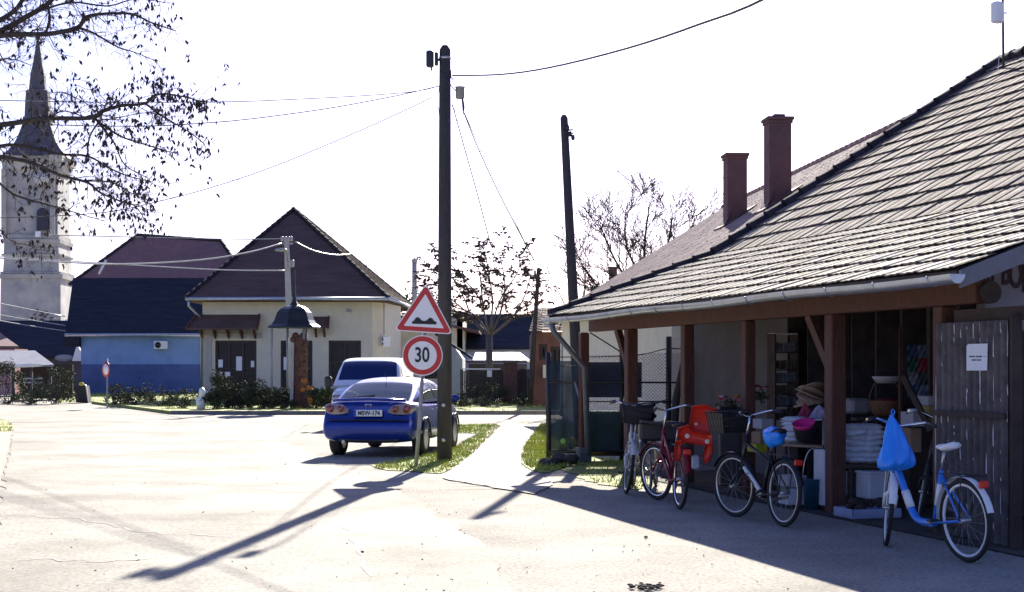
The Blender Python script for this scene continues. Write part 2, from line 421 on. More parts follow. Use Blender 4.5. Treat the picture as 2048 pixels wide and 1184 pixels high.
# back wall, gable wall, floor
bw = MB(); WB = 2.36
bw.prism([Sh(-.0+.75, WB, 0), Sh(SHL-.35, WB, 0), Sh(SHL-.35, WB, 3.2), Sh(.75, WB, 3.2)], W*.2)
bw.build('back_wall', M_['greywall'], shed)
gw = MB()
gw.prism([Sh(.81, PB+.12, 2.0), Sh(.81, B2*2-.5, 0.0), Sh(.81, B2*2-.5, Z0-.1), Sh(.81, B2, Z2-.12), Sh(.81, B1, Z1-.12), Sh(.81, PB+.12, Z0+.1)], U*.15)
gw.prism([Sh(.81, WB, 0), Sh(.81, B2*2-.5, 0), Sh(.81, WB, 2.0)], U*.15)
gw.build('gable_wall', mat('grey render', (.25, .22, .22), .95, .15, 3, .3), shed)
fw = MB(); fw.prism([Sh(SHL-.35, WB, 0), Sh(SHL-.35, B2*2-.5, 0), Sh(SHL-.35, B2*2-.5, Z0-.1), Sh(SHL-.35, B2, Z2-.12), Sh(SHL-.35, WB, 3.2)], U*.12); fw.build('end_wall', M_['greywall'], shed)
lt = MB(); lt.beam(Sh(-.35, PB-.0, 2.08), Sh(1.05, PB-.0, 2.08), .12, .12); lt.build('lintel', M_['dark'], shed)
# shop lettering on the gable, in an arch
letm = mat('faded redbrown lettering', (.05, .018, .02), .8, .2, 8)
MG = Matrix((W, V((0, 0, 1)), -U)).transposed()
for ch, px, py, s_ in (('V', 1938, 545, .18), ('A', 1958, 549, .21), ('S', 1982, 548, .23), ('B', 2012, 546, .27), ('O', 2032, 551, .29), ('L', 2052, 560, .29), ('T', 2074, 566, .29)):
    # solve for the wall plane a=.62
    k = V(((px-1024)/3000, 1, -(py-735)/3000)); q0 = Sh(.80, 0); n_ = -U
    t = (q0-V((0, 0, 0))).dot(U)/k.dot(U)
    p = k*t+V((0, 0, EYE))
    text(ch, s_, p, letm, shed, M=MG, sx=.62, sy=1.25, ext=.004, bold=.006)
yd = [Sh(-.4, -.0), Sh(SHL-1.6, 0), Sh(SHL-1.6, WB), Sh(-.4, WB)]
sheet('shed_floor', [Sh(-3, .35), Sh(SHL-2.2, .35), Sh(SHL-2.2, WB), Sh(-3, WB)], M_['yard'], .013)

# corrugated sheet door hung on the lintel, with the paper notice on it
door = thing('corrugated_door', 'rusty dark corrugated metal sheet door hanging at the near end of the shed', 'door')
cg = MB(); a0, a1 = shD(13.51*1.0667)-.09, shD(12.36*1.0667); n = 11*10; vs = []
for i in range(n+1):
    a = a0+(a1-a0)*i/n; h = .032*math.cos(2*math.pi*i/10); h = max(h, -.016)
    for z in (.03, .7, .74, 1.4, 2.02): vs.append(Sh(a, PB-.11-h+(.004 if z in (.03, .7) else 0), z))
fs = [(i*5+k, i*5+5+k, i*5+6+k, i*5+1+k) for i in range(n) for k in range(4)]
cg.add(vs, fs, True); cg.build('corrugated_sheet', M_['rust'], door, fix=False)
rl = MB(); rl.beam(Sh(a0, PB-.17, 1.17), Sh(a1, PB-.17, 1.17), .03, .05); rl.beam(Sh(a0, PB-.08, .05), Sh(a0, PB-.08, 2.0), .04, .04); rl.beam(Sh(a1-.03, PB-.09, .02), Sh(a1-.03, PB-.09, 2.06), .09, .09)
rl.build('rail', M_['dark'], door)
# flaked pale paint: irregular strips along the ridges
fl = MB(); rr = random.Random(5)
for i in list(range(0, 12)):
    a = a0+(a1-a0)*min(1, i/11)
    for _ in range(rr.randint(4, 9) if i in (0, 1, 2, 10, 11) else rr.randint(2, 7)):
        z = rr.uniform(.1, 1.95); h = rr.choice((.03, .05, .08, .2))*rr.uniform(.6, 1.4) if i else rr.uniform(.2, .5); w_ = rr.uniform(.004, .012)
        off = rr.uniform(-.006, .006)
        pts = [(a+off-w_, z), (a+off+w_*rr.random(), z+.01), (a+off+w_, z+h*.5), (a+off, z+h), (a+off-w_*.8, z+h*.6)]
        fl.prism([Sh(q, PB-.1455, min(2.0, zz)) for q, zz in pts], W*-.0015)
fl.build('flaked_paint', mat('flaked pale paint', (.5, .5, .52), .8, .3, 9), door)
nb = thing('paper_notice', 'white paper notice with two lines of writing fixed to the corrugated door', 'notice')
def onpost(px, py, off):                # point on the plane parallel to the post line, off metres outward
    k = V(((px-1024)/3000, 1, -(py-735)/3000)); t = (Sh(0, PB-off)-V((0, 0, 0))).dot(W)/k.dot(W); return k*t+V((0, 0, EYE))
c4 = [onpost(1933, 741, .16), onpost(1974, 741, .16), onpost(1975, 687, .16), onpost(1936, 688, .16), onpost(1933, 693, .16)]
q = MB(); q.prism(c4, W*.003); q.build('paper', mat('paper', (.72, .76, .82), .7, .04, 6), nb)
wr = MB(); rr = random.Random(8)
for y_, xs in ((713, [(1938, 1949), (1952, 1963), (1966, 1971)]), (720, [(1943, 1953), (1955, 1962)])):
    for x0, x1 in xs:
        x = x0
        while x < x1:
            if not (x0 > 1965): wr.prism([onpost(x, y_+1.6, .163), onpost(x+.7, y_+1.6, .163), onpost(x+.9, y_-1.3-rr.random(), .163), onpost(x+.2, y_-1.3, .163)], W*.001)
            wr.prism([onpost(x, y_+.4, .163), onpost(x+1.5, y_+.3, .163), onpost(x+1.5, y_-.4, .163), onpost(x, y_-.3, .163)], W*.001)
            x += 1.5
wr.build('handwriting', M_['ink'], nb)

# antenna mast with box on the shed roof
mastb = P(2007, 128, 26.4)
an = thing('antenna_mast', 'thin dark mast with a pale grey box antenna, above the shed roof ridge', 'antenna')
p0 = P(2007, 160, 26.2); p1 = P(2005, -60, 26.2)
q = MB(); q.tube([p0, p1], .022, 8); q.beam(P(2007, 26, 26.2), P(2014, 26, 26.2), .02, .02); q.tube([p0+V((-.2, 0, -.1)), p0+V((.25, 0, -.02))], .02, 6); q.build('mast', M_['oldwood'], an)
q = MB(); q.box(P(1995, 25, 26.15), (.19, .16, .36), rz=.5, bev=.02); q.build('antenna_box', M_['white'], an)
q = MB(); q.tube([P(2001, 45, 26.15), P(1999, 90, 26.15), P(1996, 150, 26.0), P(1975, 195, 25.5)], .006, 5); q.build('antenna_cable', M_['white'], an)

# ------------------------------------------------------------------ brown tiled house behind the shed
hs = thing('brown_roofed_house', 'cream house with smooth brown tiled roof and two chimneys behind the shed', 'house')
HW = V((-.084, 1, 0)).normalized(); HP = V((HW.y, -HW.x, 0))
KH = 1.15*1.0667                # size of the house
HE = P(1093, 641, 38*KH); HE.z = 0; zE, tR, zR = 1.6+1.19*KH, 4.56*KH, 1.6+4.09*KH
def Hh(a, b, z=0): return HE-HW*a+HP*b+V((0, 0, z))     # a towards the camera
HL = 12.9*KH+2.6
up = (HP*tR+V((0, 0, zR-zE))).normalized(); nn = HW.cross(up); nn = nn if nn.z > 0 else -nn
rb = MB(); tiled(rb, Hh(0, 0, zE), -HW, up, nn, HL, math.hypot(tR, zR-zE), .34, .3, .010, .012, random.Random(2))
rb.build('roof', M_['browntile'], hs, fix=False)
q = MB()
for (b0, z0), (b1, z1) in (((0, zE-.05), (tR, zR-.05)), ((tR, zR-.05), (2*tR, zE-.05))):
    q.prism([Hh(.03, b0, z0), Hh(HL-.03, b0, z0), Hh(HL-.03, b1, z1), Hh(.03, b1, z1)], (0, 0, .035))
q.build('roof_boarding', M_['browntile'], hs)
q = MB(); ridge_row(q, Hh(0, tR, zR+.02), Hh(HL, tR, zR+.02), .08); q.build('ridge_tiles', M_['browntile'], hs)
q = MB()
q.prism([Hh(.25, .45, 0), Hh(.25, 2*tR-.45, 0), Hh(.25, 2*tR-.45, zE+.2), Hh(.25, tR, zR-.15), Hh(.25, .45, zE+.2)], -HW*.25)
q.prism([Hh(HL-.5, .45, 0), Hh(HL-.5, 2*tR-.45, 0), Hh(HL-.5, 2*tR-.45, zE+.2), Hh(HL-.5, tR, zR-.15), Hh(HL-.5, .45, zE+.2)], -HW*.25)
q.prism([Hh(.5, .45, 0), Hh(HL-.5, .45, 0), Hh(HL-.5, .45, zE+.15), Hh(.5, .45, zE+.15)], HP*.25)
q.build('wall', M_['cream'], hs)
q = MB(); q.tube([Hh(-.05, -.07, zE-.02), Hh(HL, -.07, zE-.02)], .07, 10); q.build('gutter', M_['zinc'], hs)
q = MB(); q.tube([Hh(.5, -.05, zE-.1), Hh(.5, .1, zE-.3), Hh(.5, .42, zE-.55), Hh(.5, .40, .1)], .045, 8); q.build('downpipe', M_['zinc'], hs)
for (D_, X_, z_top, nm) in ((28.4*KH, .1487*28.4*KH, 1.6+4.01*KH, 0), (25.2*KH, .177*25.2*KH, 1.6+4.16*KH, 1)):
    q = MB(); q.box((X_, D_, z_top/2+1.2), (.46, .46, z_top-2.4), rz=.084)
    q.box((X_, D_, z_top), (.56, .56, .07), rz=.084, bev=.01)
    q.box((X_, D_, z_top-.07), (.51, .51, .05), rz=.084)
    ch = q.build('chimney', M_['chim'], hs)
    zb = zE+.636*((V((X_, D_, 0))-HE).dot(HP))
    f = MB()                                # brown flashing skirt spread over the slope
    cc = V((X_, D_, 0)); tb = (cc-HE).dot(HP)
    def on(a, b, e): 
        q_ = cc+HP*b-HW*a; return V((q_.x, q_.y, zE+(zR-zE)/tR*(tb+b)+e))
    f.prism([on(-.42, -.42, .03), on(.42, -.42, .03), on(.42, .42, .03), on(-.42, .42, .03)], (0, 0, .03))
    f.prism([on(-.30, -.30, .05), on(.30, -.30, .05), on(.22, 0, .4), on(-.22, 0, .4)], (0, 0, .02))
    f.build('flashing', M_['chim'], ch)
    if nm: 
        f = MB(); f.box((X_+.02, D_, z_top+.07), (.22, .22, .07), rz=.084); f.build('chimney_pot', M_['chim'], ch)
# ------------------------------------------------------------------ buildings in the background
def wall_open(mb, a, b, z0, z1, th, holes):
    """wall from a to b (ground points) with rectangular holes (s0,s1,z0,z1) in metres along it"""
    a, b = V(a), V(b); L = (b-a).length; d = (b-a)/L; n = V((-d.y, d.x, 0))*th
    xs = sorted(set([0, L]+[h[0] for h in holes]+[h[1] for h in holes])); zs = sorted(set([z0, z1]+[h[2] for h in holes]+[h[3] for h in holes]))
    for x0, x1 in zip(xs, xs[1:]):
        for c0, c1 in zip(zs, zs[1:]):
            xm, zm = (x0+x1)/2, (c0+c1)/2
            if any(h[0] < xm < h[1] and h[2] < zm < h[3] for h in holes): continue
            mb.prism([a+d*x0+V((0, 0, c0)), a+d*x1+V((0, 0, c0)), a+d*x1+V((0, 0, c1)), a+d*x0+V((0, 0, c1))], n)
def window(parent, a, b, s0, s1, z0, z1, fm, mull=1, inset=.12, name='window', bars=0, door=False):
    a, b = V(a), V(b); d = (b-a).normalized(); n = V((-d.y, d.x, 0)); f = MB(); t = .12
    def q(s, z, o=0): return a+d*s+n*(inset+o)+V((0, 0, z))
    def bar(p0, p1): f.beam(p0, p1, .07, t, up=n)
    for p0, p1 in ((q(s0, z0+t/2), q(s1, z0+t/2)), (q(s0, z1-t/2), q(s1, z1-t/2)), (q(s0+t/2, z0+t), q(s0+t/2, z1-t)), (q(s1-t/2, z0+t), q(s1-t/2, z1-t))):
        f.beam(p0, p1, t, .07, up=n)
    for k in range(mull):
        s = s0+(s1-s0)*(k+1)/(mull+1); f.beam(q(s, z0+t, .004), q(s, z1-t, .004), t*.8, .06, up=n)
    for k in range(bars):
        z = z0+(z1-z0)*(k+1)/(bars+1); f.beam(q(s0+t, z, .006), q(s1-t, z, .006), t*.7, .05, up=n)
    fr = f.build(name, fm, parent)
    g = MB(); g.prism([q(s0+.03, z0+.03, .05), q(s1-.03, z0+.03, .05), q(s1-.03, z1-.03, .05), q(s0+.03, z1-.03, .05)], n*.01)
    g.build('pane', M_['shopglass'], fr); return fr

# centre house
ch = thing('cream_corner_house', 'cream plastered corner building with steep brown hipped roof, canopy and shop windows', 'house')
brownwin = mat('dark brown window frame', (.045, .03, .028), .6, .2, 6)
rooftile = mat('dark brown tile', (.10, .062, .054), .85, .22, 1.2, .8, stretch=(.6, .6, 4), bdist=.08, col2=(.165, .105, .092), spec=.15)
A = V((P(405, 0, 72).x, 72, 0)); B = V((P(745, 0, 72).x, 72, 0)); C_ = V((P(770, 0, 72.8).x, 72.9, 0)); Dd = V((-5.70, 76.9, 0)); F_ = V((A.x, 76.9, 0))
def sx(px, D=72): return (px-405)/3000*D
zt = 4.96
hz = lambda y: EYE-(y-735)/3000*72
cw = MB()
holes = [(sx(430), sx(513), hz(792), hz(681)), (sx(561), sx(625), hz(792), hz(681)), (sx(657), sx(722), hz(768), hz(681))]
wall_open(cw, A, B, 0, zt, .3, holes)
for p, q_ in ((B, C_), (C_, Dd), (F_, A+V((.004, .31, 0)))): wall_open(cw, p, q_, 0, zt-.003, .3, [])
cw.build('wall', M_['cream'], ch)
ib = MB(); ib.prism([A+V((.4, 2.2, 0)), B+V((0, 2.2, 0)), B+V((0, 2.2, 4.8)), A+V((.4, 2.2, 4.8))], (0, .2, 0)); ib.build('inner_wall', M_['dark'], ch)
sm = MB(); 
for p, q_ in ((A, B), (B, C_)): 
    d = (q_-p).normalized(); n_ = V((d.y, -d.x, 0)); sm.prism([p, q_, q_+n_*.04, p+n_*.04], (0, 0, .62))
sm.build('plinth', mat('grey plinth', (.30, .29, .28), .9, .15, 3), ch)
for i, h in enumerate(holes):
    w_ = window(ch, A, B, *h, brownwin, mull=(2, 1, 1)[i], name=('shop_window', 'shop_door', 'shop_window')[i], bars=(1, 1, 1)[i], inset=.16)
# surround pilasters left of the first window
q = MB(); q.box((A.x+sx(418), 71.97, 1.5), (sx(420)-sx(409), .06, 3.0)); q.box((A.x+sx(470), 71.965, 3.13), (sx(522)-sx(412), .07, .25)); q.build('window_surround', mat('grey beige plaster', (.42, .40, .36), .9, .1, 3), ch)
# roof: front hip, two slopes, short ridge
ez = zt-.08; FL = P(372, 0, 71.2).x; FR = P(776, 0, 71.2).x; FRB = -5.42; RX = P(587, 0, 77).x; RZ = EYE+315*77/3000
def hip(mb, fl, fr, yf, yb, rx, ry0, ry1, ez, rz, backhip=0):
    a, b, c, d = V((fl, yf, ez)), V((fr, yf, ez)), V((FRB, yb, ez)), V((fl, yb, ez)); e, f = V((rx, ry0, rz)), V((rx, ry1, rz)); t = V((0, 0, -.14))
    mb.add([a, b, c, d, e, f, a+t, b+t, c+t, d+t], [(0, 1, 4), (1, 2, 5, 4), (2, 3, 5), (3, 0, 4, 5), (0, 6, 7, 1), (1, 7, 8, 2), (2, 8, 9, 3), (3, 9, 6, 0), (9, 8, 7, 6)])
q = MB(); hip(q, FL, FR, 71.2, 84, RX, 77, 79.5, ez, RZ)
rf_ = q.build('roof', rooftile, ch)
# tile courses on the sun-side slope, a ribbed strip with sunlit brightness painted in
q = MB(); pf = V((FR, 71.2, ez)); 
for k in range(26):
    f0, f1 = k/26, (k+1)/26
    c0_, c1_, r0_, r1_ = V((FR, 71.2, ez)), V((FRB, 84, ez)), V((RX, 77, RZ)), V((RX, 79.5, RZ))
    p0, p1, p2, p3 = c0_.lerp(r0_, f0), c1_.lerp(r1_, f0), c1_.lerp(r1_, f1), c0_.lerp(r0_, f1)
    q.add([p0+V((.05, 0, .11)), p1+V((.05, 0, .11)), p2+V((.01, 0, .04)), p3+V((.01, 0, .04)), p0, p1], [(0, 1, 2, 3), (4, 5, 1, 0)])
q.build('tile_courses', M_['tile_sunlit'], rf_)
q = MB()
for e_ in (V((FL, 71.2, ez)), V((FR, 71.2, ez))): ridge_row(q, e_+V((0, 0, .05)), V((RX, 77, RZ+.05)), .10, .42)
ridge_row(q, V((RX, 77, RZ+.05)), V((RX, 79.5, RZ+.05)), .10); ridge_row(q, V((FRB, 84, ez+.05)), V((RX, 79.5, RZ+.05)), .10, .42); q.build('ridge_tiles', M_['ridge'], rf_)
q = MB(); q.tube([(FL, 71.1, ez-.02), (FR, 71.1, ez-.02)], .085, 10); q.tube([(FR+.08, 71.1, ez-.02), (FRB+.08, 84, ez-.02)], .085, 8)
q.build('gutter', M_['zinc'], ch)
q = MB(); q.tube([(FL+.15, 71.1, ez-.1), (FL+.15, 71.12, ez-.35), (A.x-.02, 71.9, ez-.95), (A.x-.02, 71.9, .2)], .06, 8); q.build('downpipe', M_['zinc'], ch)
# canopies
def canopy(px0, px1, y0, y1, dep, n):
    t = thing; q = MB(); x0, x1 = P(px0, 0, 72).x, P(px1, 0, 72).x; z1, z0 = hz(y0), hz(y1)
    q.prism([(x0+.3, 72, z1), (x1-.05, 72, z1), (x1, 72-dep, z0), (x0, 72-dep, z0)], (0, 0, -.09))
    o = q.build('canopy', rooftile, ch)
    for k in range(n):
        c = MB(); x = x0+.5+(x1-x0-.8)*k/max(1, n-1); c.prism([(x, 71.97, z0-.12), (x, 72-dep*.8, z0-.03), (x, 71.97, z0-.5)], (.09, 0, 0)); c.build('bracket', M_['wood'], o)
    for x in (x0, x1):
        c = MB(); c.beam((x, 72-dep-.02, z0-.04), (x+(.3 if x == x0 else -.05), 71.9, z1-.02), .08, .16)
        c.build('verge_trim', M_['wood'], o)
canopy(382, 522, 629, 657, 1.0, 5); canopy(610, 660, 633, 654, .7, 2)
q = MB(); q.box((P(698, 0, 72).x, 71.9, hz(621)), (.22, .18, .14), bev=.02); q.build('wall_lamp', M_['greymetal'], ch)
q = MB(); q.box((P(771, 0, 72.8).x, 72.6, hz(683)), (.42, .3, .5), rz=.6, bev=.03); mb_ = q.build('meter_box', M_['white'], ch)
q = MB()
for dz in (.11, -.11): q.box((P(771, 0, 72.8).x-.05, 72.42, hz(683)+dz), (.18, .05, .13), rz=.6)
q.build('meter_dial', M_['ink'], mb_)
q = MB(); q.tube([(P(768, 0, 72.3).x, 72.3, ez-.1), (P(768, 0, 72.3).x, 72.3, 3.2)], .03, 6); q.build('cable_conduit', M_['greymetal'], ch)
# papers in the first shop window and the door
rr = random.Random(2)
for (px, py, w_, h_) in ((441, 727, .22, .38), (478, 727, .28, .68), (441, 751, .2, .34), (505, 728, .16, .3), (455, 748, .26, .2), (573, 727, .28, .62)):
    q = MB(); q.box((P(px, 0, 72.1).x, 72.12, hz(py)), (w_, .01, h_)); q.build('window_poster', M_['white'], ch)
q = MB(); 
for px in (670, 680, 692, 705): q.box((P(px, 0, 72.3).x, 72.3, hz(691)), (.2, .02, .3))
q.build('curtain', M_['white'], ch)
q = MB(); q.box((P(690, 0, 72.3).x, 72.3, hz(714)), (1.2, .02, .25)); q.build('pink_curtain', mat('pink cloth', (.5, .2, .2), .8), ch)
# mast and vent pipe behind the house
q = MB(); q.tube([P(734, 550, 80), P(734, 495, 80)], .03, 6); tag(q.build('aerial_pole', M_['greymetal']), 'thin bare aerial pole rising over the right roof slope of the cream house', 'aerial')
q = MB(); q.tube([P(829, 655, 78), P(829, 524, 78)], .13, 8); q.lathe(P(829, 524, 78), [(.16, 0), (.16, .1), (.05, .2)], 8); tag(q.build('concrete_post', mat('pale concrete', (.42, .41, .40), .9, .15, 4)), 'pale concrete post rising behind the triangular warning sign', 'post')

# cream annex behind the road sign
ax = thing('cream_annex', 'cream plastered low building between the corner house and the telephone pole', 'house')
q = MB(); a, b = V((P(790, 0, 81).x, 81, 0)), V((P(925, 0, 81).x, 81, 0)); hh = EYE+(735-632)/3000*81
wall_open(q, a, b, 0, hh, .3, [(1.6, 2.6, 1.0, 2.3)]); wall_open(q, b, b+V((0, 8, 0)), 0, hh, .3, []); q.build('wall', M_['cream'], ax)
window(ax, a, b, 1.6, 2.6, 1.0, 2.3, brownwin)
q = MB(); q.prism([(a.x-.1, 80.4, hh), (b.x+.9, 80.4, hh-.9), (b.x+.9, 89, hh-.9), (a.x-.1, 89, hh)], (0, 0, .12)); q.build('roof', rooftile, ax)

# blue building
bl = thing('blue_building', 'blue rendered building with a large dark navy roof and an air conditioner', 'building')
D = 92; x0, x1, x2 = P(162, 0, D).x, P(415, 0, D).x, P(131, 0, D).x
ze = EYE+(735-667)/3000*D; zr = EYE+(735-556)/3000*(D+4); bluem = mat('blue render', (.22, .36, .62), .9, .12, 1.4, .2)
q = MB(); q.prism([(x0, D, -.1), (x1, D, -.1), (x1, D, ze), (x0, D, ze)], (0, .3, 0)); q.prism([(x0, D+.3, -.1), (x0, D+9, -.1), (x0, D+9, ze), (x0, D+4.3, zr-.2), (x0, D+.3, ze)], (.3, 0, 0)); q.build('wall', bluem, bl)
q = MB(); q.box(((x0+x1)/2, D-.01, .87), (x1-x0-.02, .06, 1.86)); q.build('lower_wall_band', mat('dark blue lower wall', (.085, .14, .32), .85, .25, .9, .2), bl)  # darker blue band over the lower part of the wall
navy = mat('dark navy roofing', (.036, .04, .055), .9, .3, 1.5, .8, spec=.1, stretch=(.5, .5, 5), bdist=.1)
q = MB(); xl = P(131, 0, D-.5).x; xr = P(418, 0, D).x; xlt = P(146, 0, D+4).x; xrt = P(418, 0, D+4).x
q.prism([(xl, D-.5, ze), (xr, D-.5, ze), (xrt, D+4, zr), (xlt, D+4, zr)], (0, 0, -.12)); q.prism([(xlt, D+4, zr), (xrt, D+4, zr), (xr, D+9, ze), (xl, D+9, ze)], (0, 0, -.12)); q.build('roof', navy, bl)
q = MB(); q.tube([(xl, D-.6, ze-.1), (xr, D-.6, ze-.1)], .10, 8); q.build('gutter', M_['zinc'], bl)
q = MB(); q.box(((x2+x0)/2, D-.1, ze-.55), (x0-x2, .5, .55)); q.build('eave_box', navy, bl)
q = MB(); xx = P(404, 0, D).x; q.tube([(xx, D-.2, ze-.1), (xx, D-.12, .1)], .06, 8); q.build('downpipe', M_['zinc'], bl)
ac = P(322, 690, D-.3); q = MB(); q.box(ac, (.82, .34, .5), bev=.03); aco = q.build('air_conditioner', M_['white'], bl)
q = MB(); q.lathe(ac+V((-.15, -.175, 0)), [(.02, 0), (.19, 0), (.19, .012), (.02, .012)], 18, M=Matrix.Rotation(R(90), 3, 'X')); q.build('fan_grille', M_['ink'], aco)

# big brown hipped roof in the distance
fh = thing('large_hipped_house', 'large building with purplish brown hipped roof behind the blue building', 'house')
D = 118; q = MB(); pr = [P(275, 470, D+5), P(442, 482, D+5)]
zz = EYE+(735-553)/3000*D-.6
a = [V((P(140, 0, D).x, D, zz)), V((P(500, 0, D).x, D, zz)), V((P(500, 0, D).x, D+11, zz)), V((P(140, 0, D).x, D+11, zz))]
q.add(a+pr, [(0, 1, 5, 4), (1, 2, 5), (2, 3, 4, 5), (3, 0, 4), (3, 2, 1, 0)])
q.build('roof', mat('purple brown tiles', (.27, .15, .14), .85, .12, 2, .2, spec=.1), fh)
q = MB(); q.box(((a[0].x+a[1].x)/2, D+5.5, zz/2), (a[1].x-a[0].x-1.2, 9.8, zz)); q.build('wall', M_['cream'], fh)
q = MB(); ridge_row(q, pr[0], pr[1], .14, .8); ridge_row(q, a[0], pr[0], .14, .8); ridge_row(q, a[1], pr[1], .14, .8); q.build('ridge_tiles', M_['ridge'], fh)
q = MB(); q.tube([P(198, 548, D-.5), P(212, 520, D-.3)], .1, 6); q.build('vent_pipe', M_['white'], fh)

# low dark roofed house at left, pink cottage, metal shed
lo = thing('low_dark_roofed_house', 'low house with a long dark slate roof in front of the church tower', 'house')
D = 104; q = MB(); zt_ = EYE+(735-641)/3000*(D+5); zb_ = EYE+(735-711)/3000*D
q.prism([(P(-70, 0, D).x, D, zb_), (P(166, 0, D).x, D, zb_), (P(158, 0, D+5).x, D+5, zt_), (P(-70, 0, D+5).x, D+5, zt_)], (0, 0, -.2)); q.build('roof', navy, lo)
q = MB(); q.box((P(50, 0, D).x, D+3.5, zb_/2), (8, 6, zb_-.1)); q.build('wall', M_['greywall'], lo)
q = MB(); q.sphere(P(128, 716, D-.6), .5, 10, 6, (1.3, .3, .5)); q.build('satellite_dish', M_['greymetal'], lo)
q = MB(); q.prism([P(144, 722, D-.8), P(161, 722, D-.8), P(160, 700, D-.8), P(154, 688, D-.8)], (0, .3, 0)); q.build('dormer_gable', M_['white'], lo)
pk = thing('pink_cottage', 'tiny pink walled cottage with a brown roof at the left edge', 'cottage')
D = 88; q = MB(); q.prism([P(-90, 692, D), P(37, 692, D), P(14, 676, D+2), P(-6, 660, D+2), P(-90, 660, D+2)], (0, .2, -.1)); q.build('roof', M_['browntile'], pk)
q = MB(); x1 = P(25, 0, D).x; q.box((x1-1.6, D+1.6, 1.35), (3.2, 2.4, 2.7)); q.build('wall', mat('pink plaster', (.55, .30, .27), .9, .1, 2), pk)
ms = thing('metal_roofed_shed', 'small open shed with pale corrugated metal roof, left of the road', 'shed')
D = 72; q = MB(); nrib = 30
pa, pb2, pc, pd = P(-45, 701, D+3), P(70, 701, D+3), P(108, 729, D), P(20, 733, D)
q.prism([pa, pb2, pc, pd], (0, 0, -.08)); q.build('roof', mat('pale sheet metal', (.22, .23, .26), .55, .2, 3, .2, metal=.2), ms)
q = MB(); q.prism([P(18, 733, D-.05), P(62, 733.5, D-.05), P(85, 729.5, D-.05), P(60, 728, D-.02), P(40, 730, D-.02), P(16, 727, D-.02)], (0, -.05, .03)); q.build('torn_edge', M_['white'], ms)
q = MB()
for px in (24, 98, 60): x = P(px, 0, D).x; q.box((x, D+.2, .85), (.12, .12, 1.7))
q.build('post', M_['oldwood'], ms)
q = MB(); q.box((P(60, 0, D).x, D+2.6, .9), (2.6, .1, 1.7)); q.build('rear_boards', M_['dark'], ms)
for py in (757, 764):
    pass
q = MB(); q.beam(P(33, 757, D-.1), P(84, 757, D-.1), .05, .07); q.beam(P(33, 765, D-.1), P(87, 765, D-.1), .05, .07); q.build('rail', M_['greymetal'], ms)

# church tower
ct = thing('church_tower', 'tall pale baroque church tower with dark tiered spire, standing far behind the trees', 'tower')
D = 160; cx = 76; k = (D+3.5)/3000
def zz(y): return EYE+(735-y)*k
X = (cx-1024)*k; Yc = D+3.5; th = R(12)
stone = mat('tower plaster', (.25, .265, .29), .95, .2, .5, .3, col2=(.50, .48, .43))
q = MB(); r2 = math.sqrt(2)
def sq(y, wpx): return (wpx*k/2*r2*.86, zz(y))
q.lathe((X, Yc, 0), [(sq(0, 136)[0], 0), sq(650, 136), sq(560, 134)], 4, sm=False, ph=math.pi/4+th*.3)
q.lathe((X, Yc, 0), [sq(548, 126), sq(516, 122)], 4, sm=False, ph=math.pi/4+th*.3)
q.lathe((X, Yc, 0), [sq(512, 124), sq(490, 122)], 4, sm=False, ph=math.pi/4+th*.3)
q.lathe((X, Yc, 0), [sq(474, 118), sq(345, 118)], 4, sm=False, ph=math.pi/4+th*.3)
q.build('shaft', stone, ct)
for y0, y1, ww in ((560, 552, 144), (552, 547, 134), (516, 512, 130), (490, 483, 130), (483, 474, 124), (345, 330, 128), (330, 318, 142)):
    q = MB(); q.lathe((X, Yc, 0), [sq(y0, ww), sq(y1, ww+3)], 4, sm=False, ph=math.pi/4+th*.3); q.build('cornice', stone, ct)
q = MB(); sp = [(320, 142), (312, 128), (302, 108), (285, 84), (268, 70), (250, 58), (235, 56), (234, 50), (200, 47), (182, 44), (180, 34), (160, 30), (148, 28), (130, 20), (90, 8), (78, 4)]
q.lathe((X, Yc, 0), [(w_*k/2*1.04, zz(y)) for y, w_ in sp], 8, sm=False, ph=R(22.5)); q.build('spire', mat('dark copper spire', (.09, .09, .11), .8, .2, .6), ct)
q = MB(); q.tube([(X, Yc, zz(80)), (X, Yc, zz(48))], .07, 6); q.beam((X-.7, Yc, zz(60)), (X+.7, Yc, zz(60)), .1, .1); q.sphere((X, Yc, zz(75)), .3, 8, 6); q.build('cross', M_['ink'], ct)
yf = Yc-118*k/2-.02
q = MB(); wx = P(85, 0, yf).x
ar = [(wx-.6, yf-.1, zz(466)), (wx+.6, yf-.1, zz(466)), (wx+.6, yf-.1, zz(433))]+[(wx+.6*math.cos(t), yf-.1, zz(433)+.6*math.sin(t)) for t in [math.pi*j/8 for j in range(1, 8)]]+[(wx-.6, yf-.1, zz(433))]
q.prism(ar, (0, .3, 0)); wo = q.build('louvred_window', mat('dark louvres', (.04, .04, .06), .8), ct)
q = MB()
for s_ in (-1, 1):
    q.box((X+s_*2.6, yf-.04, zz(410)), (.5, .3, zz(345)-zz(474)))
q.build('pilaster', stone, ct)
q = MB(); q.lathe((wx, yf-.25, zz(364)), [(.02, 0), (.85, 0), (.85, .1), (.02, .1)], 20, M=Matrix.Rotation(R(90), 3, 'X')); q.build('clock_face', mat('pale clock face', (.5, .5, .5), .7), ct)
q = MB(); q.box((P(77, 0, yf).x, yf-.15, zz(474)), (.55, .2, .6)); q.build('white_panel', M_['white'], ct)

